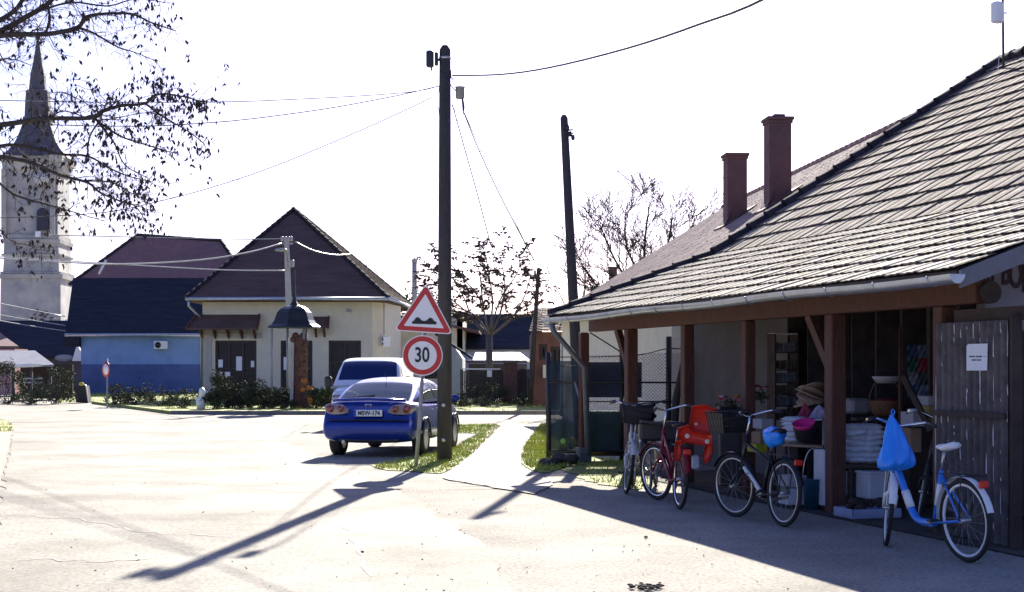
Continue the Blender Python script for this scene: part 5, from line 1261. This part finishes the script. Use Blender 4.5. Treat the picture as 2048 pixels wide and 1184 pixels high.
    if fender_m:
        for c, M, a0_, a1_, nm, st_ in ((V((0, 0, r)), Matrix.Identity(3), 15, 185, 'rear_mudguard', 0), (hx, None, 10, 150, 'front_mudguard', 1)):
            q = MB(); vs = []; n_ = 16; lim = o_.get('fw', .03)
            for i in range(n_+1):
                a = R(a0_+(a1_-a0_)*i/n_)
                for j in range(5):
                    b = (j-2)/2; rad = r+.028-.012*b*b; y = -math.cos(a) if not st_ else -math.cos(a); p = c+V((lim*b, -rad*math.cos(a)*(-1 if False else 1), rad*math.sin(a)))
                    if not st_: p = c+V((lim*b, rad*-math.cos(a), rad*math.sin(a)))
                    vs.append(S(p) if st_ else p)
            fs = [(i*5+j, i*5+j+1, i*5+6+j, i*5+5+j) for i in range(n_) for j in range(4)]; q.add(vs, fs, True); q.build(nm, fender_m, t, fix=False)
    if o_.get('rack', 1):
        q = MB()
        for s_ in (-1, 1):
            q.tube([V((s_*.06, .24, .72)), V((s_*.065, -.22, .72))], .006, 5); q.tube([V((s_*.065, -.06, .72)), V((s_*.06, 0, r))], .005, 5)
        for y in (-.22, -.1, .05): q.tube([V((-.065, y, .72)), V((.065, y, .72))], .005, 5)
        q.build('rack', M_['black'], t)
        q = MB(); q.box((0, -.27, .66), (.09, .03, .06), bev=.01); q.build('rear_light', mat('bright red plastic', (.7, .03, .01), .3), t)
    q = MB(); q.lathe(bb+V((.05, 0, 0)), [(.02, -.003), (.085, -.003), (.085, .003), (.02, .003)], 20, M=Matrix.Rotation(R(90), 3, 'Y')); q.build('chainring', M_['black'], t)
    ca = o_.get('crank', -.3)
    for s_ in (-1, 1):
        e = bb+V((s_*.075, s_*.17*math.cos(ca), s_*.17*math.sin(ca))); q = MB(); q.tube([bb+V((s_*.07, 0, 0)), e], .010, 6); c_ = q.build('crank', M_['steel'], t)
        q = MB(); q.box(e+V((s_*.05, 0, 0)), (.085, .06, .02), bev=.005); q.build('pedal', M_['black'], c_)
    q = MB(); q.beam(bb+V((.055, .02, .07)), V((.055, .02, r+.045)), .012, .05); q.beam(bb+V((.055, .02, -.05)), V((.055, .02, r-.045)), .012, .03); q.build('chain_guard', o_.get('guard', M_['black']), t)
    if o_.get('basket'):
        bm0 = o_['basket']; q = MB(); c = V((0, WB_+.08, .80+.10))
        for zz1, sxx, syy in ((0, .15, .11), (.08, .16, .12), (.16, .175, .13), (.24, .19, .14)):
            pts = [S(c+V((x*sxx, y*syy, zz1))) for x, y in ((-1, -1), (1, -1), (1, 1), (-1, 1), (-1, -1))]; q.tube(pts, .006, 5)
        for i in range(-5, 6):
            for y in (-1, 1): q.tube([S(c+V((i/5*.15, y*.11, 0))), S(c+V((i/5*.19, y*.14, .24)))], .004, 4)
        for i in range(-3, 4):
            for x in (-1, 1): q.tube([S(c+V((x*.15, i/3*.11, 0))), S(c+V((x*.19, i/3*.14, .24)))], .004, 4)
        for w_ in ((.145, .105, .01, .15),): pass
        q.add([S(c+V((x*.145, y*.105, .005))) for x, y in ((-1, -1), (1, -1), (1, 1), (-1, 1))], [(0, 1, 2, 3)])
        for x0_, y0_, x1_, y1_ in ((-1, -1, 1, -1), (1, -1, 1, 1), (1, 1, -1, 1), (-1, 1, -1, -1)):
            q.add([S(c+V((x0_*.149, y0_*.109, .0))), S(c+V((x1_*.149, y1_*.109, .0))), S(c+V((x1_*.185, y1_*.136, .22))), S(c+V((x0_*.185, y0_*.136, .22)))], [(0, 1, 2, 3)])
        q.build('basket', bm0, t, fix=False)
    t['S'] = 0
    return t, S, hx, top, sp, hp
whitebike = mat('white bicycle paint', (.70, .70, .68), .3, .05, 4)
cblue = mat('bright blue paint', (.02, .20, .72), .3, .05, 4, coat=.5)
redp = mat('red bicycle paint', (.24, .006, .018), .35, .1, 4)
# blue and white step-through
bk, S, hx, top, sp, hp = bike('city_bicycle', 'bright blue and white step-through bicycle with white saddle, nearest the camera by the corrugated door', G(1945, 1127), G(1774, 1092), R(-30), cblue,
   dict(patch=1, fender=M_['white'], rim=M_['white'], saddle=M_['white'], fork=M_['white'], fw=.032, lean=-3, flat=0, r=.345, bar=M_['chrome']))
del bk['S']
q = MB()
for s_ in (-1, 1):                         # broad white mudguard stays along the fork
    q.add([S(hx+V((s_*.058, -.04, .36))), S(hx+V((s_*.058, .03, .36))), S(hx+V((s_*.058, .05, .02))), S(hx+V((s_*.058, -.05, .02)))], [(0, 1, 2, 3)])
q.build('fork_cover', M_['white'], bk)
def bag(name, label, c, h, w_, m, seed, cat='bag', handles=True, M=None):
    rnd = random.Random(seed); t = thing(name, label, cat, c); q = MB(); n = 48; prof = [(.06, 0), (.7, .01), (.98, .07), (1, .16), (.88, .32), (.70, .5), (.50, .68), (.30, .84), (.15, .94), (.08, 1.0)]
    vs = []; ph = [rnd.uniform(0, 6.28) for _ in range(6)]
    prof2 = []
    for (a, b), (c_, d_) in zip(prof, prof[1:]): prof2 += [(a+(c_-a)*k/3, b+(d_-b)*k/3) for k in range(3)]
    prof2.append(prof[-1])
    for pr, pz in prof2:
        for k in range(n):
            a = 2*math.pi*k/n; f = 1+.14*math.sin(3*a+ph[0]+pz*3)+.07*math.sin(7*a+ph[1]-pz*6)+.06*(1.2-pz)*math.sin(11*a+ph[2]+pz*4)+.05*abs(math.sin(8.5*a+ph[4]-pz*3))+rnd.gauss(0, .004)
            vs.append((w_*.5*pr*f*math.cos(a)+.06*w_*math.sin(pz*4), w_*.38*pr*f*math.sin(a), h*(pz+(.04*math.sin(2*a+ph[3])*(1-pz)))))
    fs = [(i*n+k, i*n+(k+1) % n, i*n+n+(k+1) % n, i*n+n+k) for i in range(len(prof2)-1) for k in range(n)]+[tuple(range(n-1, -1, -1))]
    q.add(vs, fs, True); q.build('body', m, t)
    if handles:
        q = MB(); q.tube([(0, 0, h*.96), (.015, 0, h*1.06), (.0, .02, h*1.1), (-.015, .0, h*1.05), (0, 0, h*.97)], .006, 5); q.build('handle', m, t)
    return t
blueb = mat('thin blue plastic', (.02, .26, .95), .3, .12, 5, .25, bscale=14); 
bag('plastic_bag', 'full blue plastic carrier bag hanging from the handlebar of the blue and white bicycle', P(1786, 938, 13.1), .475, .29, blueb, 3)
# dark bicycle behind it
bk2, *_ = bike('city_bicycle', 'black bicycle with one pale grip leaning right behind the blue and white one', G(1965, 1085), G(1838, 1050), R(-20), M_['black'], dict(style='L', grip=M_['white'], lean=4, saddle=M_['black']))
del bk2['S']
# black bicycle with basket and a saddle wrapped in blue plastic
darkp = mat('black bicycle paint', (.015, .015, .02), .3, .1, 4)
bk3, S3, hx3, top3, sp3, hp3 = bike('trekking_bicycle', 'black bicycle with white lettered down tube, front basket and blue covered saddle', G(1566, 1054), G(1469, 1034), R(14), darkp,
   dict(style='D', basket=M_['black'], fender=darkp, rim=M_['steel'], lean=2, nosaddle=0))
del bk3['S']
q = MB(); q.sphere(V((0, 0, 0)), .12, 30, 16); rr = random.Random(5); ff = lambda p: 1+.16*math.sin(p[0]*38+p[2]*25)*math.cos(p[1]*30)+.12*abs(math.sin(p[1]*55+p[0]*30))+rr.gauss(0, .015)
q.v = [tuple(sp3+V((p[0]*.8*ff(p), (p[1]*1.15-.01)*ff(p), .02+p[2]*(.55 if p[2] > 0 else 1.0)*ff(p)))) for p in q.v]; ob = q.build('saddle_cover', blueb, bk3)
dd = V((0, 1.04-.13+.02, .58)); bbp = V((0, .44, .28)); WBx = min(1.14, (G(1469, 1034)-G(1566, 1054)).length)
hl = V((0, WBx-.13, .55)); hh_ = V((0, WBx-.22, .86)); axx = (hh_-hl).normalized(); A0 = hl+axx*.03
q = MB(); q.tube([A0+(bbp-A0)*.12, A0+(bbp-A0)*.85], .024, 8); bp_ = q.build('white_tube_panel', M_['white'], bk3)
dirv = (bbp-A0).normalized(); side = V((-1, 0, 0)); upv = side.cross(dirv)
text('Genesis', .055, A0+(bbp-A0)*.5+side*.0255, M_['ink'], bp_, M=Matrix((dirv, upv, side)).transposed(), name='tube_lettering', sx=1.25)
# red bicycle with child seat
bk4, S4, hx4, top4, sp4, hp4 = bike('city_bicycle', 'red step-through bicycle carrying a bright red child seat over its rear wheel', G(1364, 1021), G(1313, 1000), R(22), redp,
   dict(style='L', fender=redp, rim=M_['chrome'], lean=3))
del bk4['S']
cs = thing('child_seat', 'bright red plastic child seat with tall backrest mounted on the red bicycle', 'child seat')
redpl = mat('bright red plastic', (.36, .001, .004), .32, .06, 4, coat=.3)
D = 17.0
def cp(x, y, d=0): return P(x, y, D+d)
def shell(outline, th, m, nm, parent, dy=0, tilt=None):
    q = MB(); a = [cp(x, y, dy) for x, y in outline]; n = len(a); cen = sum(a, V())/n
    inner = [cen+(p-cen)*.80+V((0, .035, 0)) for p in a]; back = [p+V((.03, th, 0)) for p in a]
    vs = a+inner+back+[cen+V((0, .05, 0))]
    fs = [(i, (i+1) % n, n+(i+1) % n, n+i) for i in range(n)]+[(i, 2*n+i, 2*n+(i+1) % n, (i+1) % n) for i in range(n)]+[(n+i, n+(i+1) % n, 3*n) for i in range(n)]+[tuple(range(3*n-1, 2*n-1, -1))]
    q.add(vs, fs, True); o = q.build(nm, m, parent); mo = o.modifiers.new('b', 'BEVEL'); mo.width = .012; mo.segments = 2; return o
shell([(1383, 812), (1408, 809), (1437, 820), (1440, 830), (1430, 866), (1422, 869), (1385, 862), (1378, 855)], .10, redpl, 'backrest', cs)
shell([(1356, 856), (1376, 850), (1382, 862), (1424, 870), (1425, 888), (1418, 893), (1364, 884), (1354, 872)], .26, redpl, 'seat', cs, dy=-.12)
shell([(1352, 880), (1364, 884), (1362, 905), (1356, 925), (1348, 922), (1344, 912)], .08, redpl, 'leg_guard', cs, dy=-.1)
shell([(1412, 888), (1424, 884), (1424, 905), (1416, 925), (1408, 928), (1404, 912)], .08, redpl, 'leg_guard', cs, dy=-.12)
for x, y in ((1423, 838), (1374, 872), (1392, 848), (1414, 883)):
    q = MB(); q.lathe(cp(x, y, -.15 if y > 860 else -.02), [(.004, 0), (.026 if y != 848 else .016, 0), (.026 if y != 848 else .016, .012)], 14, M=Matrix.Rotation(R(90), 3, 'X')); q.build('button', mat('cream plastic', (.75, .62, .5), .4), cs)
q = MB(); q.box(cp(1391, 924, .02), (.09, .05, .16), bev=.015); q.build('mounting_block', mat('pale blue grey plastic', (.45, .52, .62), .4), cs)
# white and silver bicycles seen nearly head-on
bk5, *_ = bike('city_bicycle', 'white bicycle seen nearly head-on with a black basket, leftmost of the row', G(1292, 946), G(1252, 988), R(12), whitebike, dict(style='U', basket=M_['black'], fender=whitebike, fork=whitebike, lean=-4, fw=.04))
del bk5['S']
silver = mat('silver paint', (.5, .5, .48), .3, .1, 4, metal=.5)
bk6, *_ = bike('city_bicycle', 'silver bicycle with black basket, squeezed between the white and the red bicycles', G(1335, 948), G(1297, 985), R(-6), silver, dict(style='U', basket=M_['black'], fender=silver, lean=4))
del bk6['S']
q = MB(); q.box(P(1318, 862, 18.6), (.5, .3, .24), bev=.03); q.beam(P(1280, 842, 18.5), P(1352, 850, 18.5), .34, .03); tag(q.build('black_crate', M_['black']), 'black plastic crate strapped between the white bicycle and the red child seat', 'crate')

# ------------------------------------------------------------------ goods on show inside the shed
sackm = mat('pale plastic sack', (.68, .72, .80), .45, .2, 5, .4, bscale=12)
def pillow(mb, L, Wd, H, seed):
    rnd = random.Random(seed); n, m_ = 10, 6; top = {}; vs = []; fs = []
    for s_ in (1, -1):
        for i in range(n+1):
            for j in range(m_+1):
                u, v = i/n*2-1, j/m_*2-1; e = max(0, (1-abs(u)**4)*(1-abs(v)**3))**.6
                pin = 1-.08*(1-abs(u))*0
                z = s_*H/2*e*(1+rnd.gauss(0, .06))
                vs.append((u*L/2*(1-.05*v*v), v*Wd/2*(1-.07*(1-e)), z))
    o = (n+1)*(m_+1)
    for b, rev in ((0, 0), (o, 1)):
        for i in range(n):
            for j in range(m_):
                f = (b+i*(m_+1)+j, b+(i+1)*(m_+1)+j, b+(i+1)*(m_+1)+j+1, b+i*(m_+1)+j+1); fs.append(f[::-1] if rev else f)
    mb.add(vs, fs, True)
sack_names = ['lowest', 'second lowest', 'third lowest', 'fourth from the bottom', 'second highest', 'topmost']
sk = None
tbl = thing('display_table', 'low dark table carrying the two stacks of pale sacks', 'table'); TD = 16.75
q = MB(); q.box(P(1722, 930, TD), (.52, .5, .05), bev=.006); q.build('tabletop', M_['dark'], tbl)
for px in (1700, 1752):
    for dy in (-.2, .2):
        top_ = P(px, 932, TD+dy); q = MB(); q.beam(top_, V((top_.x, top_.y, .014)), .045, .045); q.build('leg', M_['dark'], tbl)
zb_t = P(1722, 926, TD).z
for col_, px in enumerate((1706, 1738)):
    nrow = 7
    for r_ in range(nrow):
        rnd = random.Random(col_*10+r_); z = zb_t+.032+r_*.062
        lab = ('pale plastic sack, %s in the %s stack on the low table' % (['lowest', 'second from bottom', 'third from bottom', 'middle one', 'third from top', 'second from top', 'topmost'][r_], ('left', 'right')[col_]))
        x = P(px, 0, TD).x+rnd.gauss(0, .012)
        if sk is None:
            q = MB(); pillow(q, .25, .40, .078, 3); sk = q.build('sack', sackm); o = sk
        else: o = sk.copy(); link(o)
        o.location = (x, TD+rnd.gauss(0, .02), z); o.rotation_euler = (rnd.gauss(0, .04), rnd.gauss(0, .07), R(15)+rnd.gauss(0, .12)+col_*.1); tag(o, lab, 'sack', 'pale sacks stacked on the low table')
for r_ in range(5):
    o = sk.copy(); link(o); p = P(1590, 880-r_*10.5, 17.9); o.location = p; o.scale = (.85, .8, .85); o.rotation_euler = (0, random.Random(r_).gauss(0, .08), R(20+8*r_))
    tag(o, 'bluish sack, %s of the small pile left of the pink bowl' % ['bottom one', 'second', 'middle', 'fourth', 'top one'][r_], 'sack', 'small pile of sacks beside the pink bowl')
def box_at(name, label, cat, x0, x1, y0, y1, D, m, dep=None, rz=0.26, bev=.008, group=None):
    a, b = P(x0, y1, D), P(x1, y0, D); q = MB(); w_ = b.x-a.x; h = b.z-a.z; d_ = dep or w_*.8
    q.box((0, 0, h/2), (w_*.92, d_, h), bev=bev); o = q.build(name, m); o.location = ((a.x+b.x)/2, D+d_/2, a.z); o.rotation_euler = (0, 0, rz)
    tag(o, label, cat, group); return o
card = mat('brown cardboard', (.28, .19, .12), .85, .12, 6); greyc = mat('grey cardboard', (.38, .37, .40), .85, .1, 5); paleb = mat('pale plastic box', (.52, .54, .60), .5, .1, 5)
o = box_at('storage_box', 'pale square box standing under the low table with the sacks', 'box', 1726, 1789, 947, 998, 16.3, paleb, .3)
q = MB(); q.box((0, 0, .283), (.345, .32, .03), bev=.008); l_ = q.build('lid', paleb, o)
tr = thing('display_tray', 'low pale tray of dark odds and ends on the ground below the sacks', 'tray', (P(1737, 0, 15.9).x, 15.95, .013), R(16))
q = MB(); q.box((0, 0, .02), (.58, .42, .04), bev=.01)
for sx_, sy_, dx, dy in ((-.28, 0, .02, .42), (.28, 0, .02, .42), (0, -.2, .58, .02), (0, .2, .58, .02)): q.box((sx_, sy_, .06), (dx, dy, .08), bev=.005)
q.build('tray_shell', mat('pale blue plastic', (.30, .36, .55), .4), tr)
rr = random.Random(4); q = MB()
for i in range(14): q.sphere((rr.uniform(-.2, .2), rr.uniform(-.12, .12), .09+rr.uniform(0, .08)), rr.uniform(.03, .06), 7, 5, (1.2, 1, .8))
tag(q.build('small_goods', M_['dark']), kind='stuff'); bpy.data.objects['small_goods'].parent = tr
# wicker basket with red fruit and a white rim above it
wick = mat('brown wicker', (.17, .08, .04), .8, .35, 20, .5)
bs = thing('wicker_basket', 'brown wicker basket with tall handle, red contents and a white tray hung above it', 'basket', P(1771, 832, 17.4))
q = MB(); q.lathe((0, 0, 0), [(.13, 0), (.17, .06), (.185, .16), (.19, .18), (.18, .18), (.16, .05), (.02, .03)], 20); q.build('basket_body', wick, bs)
q = MB(); q.sphere((0, 0, .15), .165, 14, 8, (1, 1, .35)); q.build('red_contents', mat('dark red cloth', (.25, .02, .02), .8), bs)
q = MB(); q.tube([(.185*math.cos(math.pi*k/12), 0, .17+.28*math.sin(math.pi*k/12)) for k in range(13)], .008, 6); q.build('handle', wick, bs)
q = MB(); q.lathe((.02, 0, .38), [(.12, 0), (.17, .06), (.175, .08), (.16, .08), (.11, .02), (.01, .02)], 18); q.build('white_bowl', mat('dull white enamel', (.42, .44, .44), .5), bs)
# tub left of the basket
tb_ = box_at('plastic_tub', 'greyish plastic tub between the thick post and the wicker basket', 'tub', 1694, 1742, 797, 828, 17.5, mat('grey plastic tub', (.2, .2, .22), .6), .3, bev=.03)
# shelf unit at the back wall
D = 20.6; su = thing('display_rack', 'narrow tall display rack with rows of pale packets at the back wall of the shed', 'rack', (P(1566, 0, D).x, D, 0), R(15))
zt_ = P(0, 668, D).z; q = MB()
for sx_ in (-.17, .17): q.box((sx_, 0, zt_/2), (.02, .25, zt_)) 
q.build('side_panel', M_['dark'], su)
pk_m = mat('pale packet', (.16, .17, .20), .5, .35, 14); pk_b = mat('brown packet', (.10, .08, .06), .6, .3, 9)
for k, y in enumerate((668, 705, 740, 765, 790, 812, 838)):
    z = P(0, y, D).z-.0; q = MB(); q.box((0, 0, z), (.32, .24, .015)); sh = q.build('shelf', M_['white'] if k == 0 else M_['dark'], su)
    if k:
        q = MB(); rr = random.Random(k)
        for j in range(6): q.box((-.13+j*.052, -.06+rr.gauss(0, .01), z+.008+.065), (.044, .08, .13+rr.uniform(-.02, .0)), bev=.005)
        q.build('packets', pk_m if k % 2 else pk_b, su)
# stack of woven mats, bowls, bags in the bay of the black bicycle
q = MB(); mt = thing('woven_mats', 'tilted stack of pale tan woven mats behind the black bicycle', 'mats', P(1618, 806, 18.4)); 
tan = mat('tan straw', (.34, .24, .16), .8, .25, 12, .4)
for k in range(6):
    q = MB(); q.lathe((0, 0, 0), [(.01, -.012), (.19, -.012), (.2, 0), (.19, .012), (.01, .012)], 20, sy=.8); o = q.build('mat', tan, mt); o.location = (k*.006, 0, k*.032); o.rotation_euler = (0, R(-14-3*k), k)
bag('pink_bag', 'small dusky pink bag under the tilted woven mats', P(1611, 838, 18.1), .19, .19, mat('dusky pink cloth', (.30, .03, .08), .8), 7, handles=False)
q = MB(); q.lathe((0, 0, 0), [(.08, 0), (.12, .04), (.15, .16), (.155, .17), (.14, .17), (.11, .03)], 20); o = q.build('plant_pot', M_['black']); o.location = P(1612, 884, 17.3); tag(o, 'black round pot standing on the tan plank, holding a pink bowl', 'pot')
q = MB(); q.lathe((0, 0, 0), [(.03, 0), (.10, .02), (.135, .08), (.125, .08), (.09, .03), (.02, .02)], 20); o = q.build('pink_bowl', mat('bright pink plastic', (.75, .03, .25), .4)); o.location = P(1609, 858, 17.25); o.rotation_euler = (R(18), R(-12), 0); tag(o, 'bright pink plastic bowl lying in the black pot', 'bowl')
q = MB(); pa_, pb_ = P(1570, 889, 17.4), P(1652, 893, 17.2); q.beam(pa_, pb_, .32, .025, bev=.004); pl = q.build('trestle_plank', tan); tag(pl, 'tan plank set up as a low counter left of the thick post', 'counter')
for f_ in (.08, .92):
    q = MB(); pp_ = pa_.lerp(pb_, f_)
    for dy in (-.12, .12): q.beam(V((pp_.x, pp_.y+dy, pp_.z-.012)), V((pp_.x, pp_.y+dy*1.3, .014)), .035, .035)
    q.build('leg', M_['dark'], pl)
shelf2 = MB(); a_, b_ = P(1573, 842, 18.3), P(1656, 838, 18.0); shelf2.beam(a_, b_, .35, .02); shelf2.beam(a_+V((.03, .1, 0)), V((a_.x+.03, a_.y+.1, .014)), .03, .03); shelf2.beam(b_+V((-.03, .1, 0)), V((b_.x-.03, b_.y+.1, .014)), .03, .03)
tag(shelf2.build('pale_shelf', paleb), 'thin pale shelf board above the pink bowl', 'shelf')
bag('cloth_bundle', 'pale lilac cloth bundle on the shelf board beside the thick post', P(1640, 838, 18.0), .17, .26, mat('lilac cloth', (.38, .36, .48), .8), 9, cat='bundle', handles=False)
for i, (x0, x1, y0, y1, D, m, lab) in enumerate(((1515, 1545, 838, 858, 18.4, greyc, 'small grey carton above the other, between the black bicycle and the woven mats'), (1512, 1543, 864, 888, 18.4, card, 'small brown carton below the grey one, beside the blue covered saddle'),
    (1504, 1532, 888, 905, 18.3, mat('yellow green plastic', (.35, .38, .03), .5), 'yellow green crate seen through the black bicycle frame'), (1566, 1612, 951, 975, 17.0, greyc, 'flat grey carton on the ground behind the rear wheel of the black bicycle'),
    (1566, 1614, 978, 1010, 16.9, paleb, 'pale box on the ground behind the rear wheel of the black bicycle'), (1641, 1657, 900, 1012, 16.6, paleb, 'tall narrow pale carton standing against the thick post'),
    (1693, 1716, 945, 992, 17.0, greyc, 'grey carton in the dark to the left of the pale square box'), (1816, 1852, 824, 853, 16.2, greyc, 'grey board box right of the brown basket'),
    (1850, 1876, 812, 850, 16.4, mat('mustard sack', (.36, .27, .08), .8), 'mustard yellow packet leaning by the corrugated door'), (1848, 1876, 792, 812, 16.5, greyc, 'grey packet lying on the mustard yellow one'),
    (1812, 1840, 856, 905, 16.3, card, 'brown carton behind the handlebar of the black bicycle at right'))):
    box_at('carton', lab, 'box', x0, x1, y0, y1, D, m, .26)
o = None
q = MB(); q.lathe((0, 0, 0), [(.09, 0), (.115, .33), (.12, .34), (.10, .34), (.08, .03)], 20); o = q.build('waste_bucket', mat('dark petrol plastic', (.01, .06, .10), .4)); o.location = P(1626, 1012, 16.8); o.location.z = .014; tag(o, 'dark petrol blue bucket on the ground left of the thick post', 'bucket')
q = MB(); q.tube([(.115*math.cos(math.pi*k/10), 0, .33+.35*math.sin(math.pi*k/10)) for k in range(11)], .006, 5); q.build('handle', M_['steel'], o)
# printed cloth hung at the right, rear shelves behind it
colors = [(.04, .06, .15), (.12, .14, .2), (.02, .08, .07), (.2, .03, .04), (.16, .17, .2), (.05, .05, .06)]
hc = thing('hanging_prints', 'crinkled dark plastic wrapped prints hanging right of the thin pipe', 'prints', P(1836, 800, 16.9), R(15))
rr = random.Random(6)
for i in range(4):
    for j in range(2):
        q = MB(); n_ = 6; vs = [(-.13+.13*j+.125*a/n_, .015*math.sin(a*2.1+b*1.3+i), .62-.15*i-.145*b/n_) for b in range(n_+1) for a in range(n_+1)]
        q.add(vs, [(b*(n_+1)+a, b*(n_+1)+a+1, (b+1)*(n_+1)+a+1, (b+1)*(n_+1)+a) for b in range(n_) for a in range(n_)], True); q.build('print', mat('print colour %d' % ((i*2+j) % 6), colors[(i*2+j) % 6], .25, .6, 9), hc)
q = MB(); q.tube([P(1800, 1005, 17), P(1800, 652, 17)], .018, 8); tag(q.build('thin_pipe', M_['wood']), 'thin upright pipe between the wicker basket and the hanging prints', 'pipe')
q = MB(); q.beam(P(1806, 752, 16.2), P(1862, 862, 16.0), .05, .06); tag(q.build('diagonal_brace', M_['dark']), 'dark slanting timber crossing in front of the hanging prints', 'timber')
q = MB(); q.box(P(1785, 838, 17.2), (.9, .3, .03)); q.box(P(1860, 870, 17.2)+V((0, .1, -.35)), (.5, .4, .9), bev=.02); tag(q.build('dark_counter', M_['dark']), 'dark counter behind the blue and white bicycle', 'counter')
def flowers(name, label, c, n, sp_, cols, seed):
    rnd = random.Random(seed); t = thing(name, label, 'flowers', c); q = MB()
    for i in range(10): a = rnd.uniform(0, 6.28); q.tube([(0, 0, -.16), (math.cos(a)*sp_*.4, math.sin(a)*sp_*.4, 0)], .004, 4)
    for i in range(90): leaf(q, V((rnd.gauss(0, sp_*.5), rnd.gauss(0, sp_*.4), rnd.gauss(-.06, .03))), .05, .03, V((rnd.gauss(0, 1), rnd.gauss(0, 1), .4)), rnd)
    q.build('foliage', darkleaf, t, fix=False)
    for i in range(n):
        c_ = V((rnd.uniform(-1, 1)*sp_, rnd.uniform(-.7, .7)*sp_, rnd.uniform(-.02, .08))); q = MB(); r = rnd.uniform(.022, .035)
        for k in range(7):
            a = k*.9; leaf(q, c_, r*1.6, r*1.3, V((math.cos(a), math.sin(a), .5)), rnd)
            leaf(q, c_, r*1.1, r, V((math.cos(a+.4), math.sin(a+.4), 1.3)), rnd)
        q.build('bloom', cols[i % len(cols)], t, fix=False)
    return t
fp, fy, fw_ = mat('pink petal', (.55, .07, .12), .7), mat('orange petal', (.65, .28, .05), .7), mat('white petal', (.7, .68, .7), .7)
flowers('artificial_flowers', 'bunch of pink, orange and white artificial flowers above the basket of the black bicycle', P(1462, 800, 19.0), 10, .14, [fp, fy, fw_, fp], 1)
flowers('artificial_flowers', 'small bunch of dull pink artificial flowers behind the black bicycle handlebar', P(1522, 785, 19.6), 7, .08, [mat('dull pink petal', (.25, .06, .08), .7)], 2)
q = MB(); q.box(P(1462, 806, 19.05)-V((0, 0, .2)), (.34, .26, .3), bev=.02); q.box(P(1462, 900, 19.05), (.3, .22, .9), bev=.01); tag(q.build('flower_stand', M_['black']), 'black stand carrying the larger bunch of artificial flowers', 'stand')
# doorway and window in the dark back wall
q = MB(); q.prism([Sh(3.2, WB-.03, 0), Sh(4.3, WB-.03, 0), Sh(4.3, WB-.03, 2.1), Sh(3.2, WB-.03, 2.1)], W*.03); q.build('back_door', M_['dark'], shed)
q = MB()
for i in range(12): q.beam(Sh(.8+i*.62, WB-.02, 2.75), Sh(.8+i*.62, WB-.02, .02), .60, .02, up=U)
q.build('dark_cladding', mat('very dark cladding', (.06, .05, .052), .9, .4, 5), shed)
# stray clod on the forecourt edge at the bottom of the picture
q = MB(); rr = random.Random(3)
for i in range(30): g0 = G(1290+rr.gauss(0, 16), 1178+rr.gauss(0, 3)); q.sphere((g0.x, g0.y, .02), rr.uniform(.008, .02), 6, 4, (1.4, 1, .6))
tag(q.build('leaf_litter', M_['dark']), 'small dark patch of litter on the forecourt at the bottom edge', 'litter', kind='stuff')
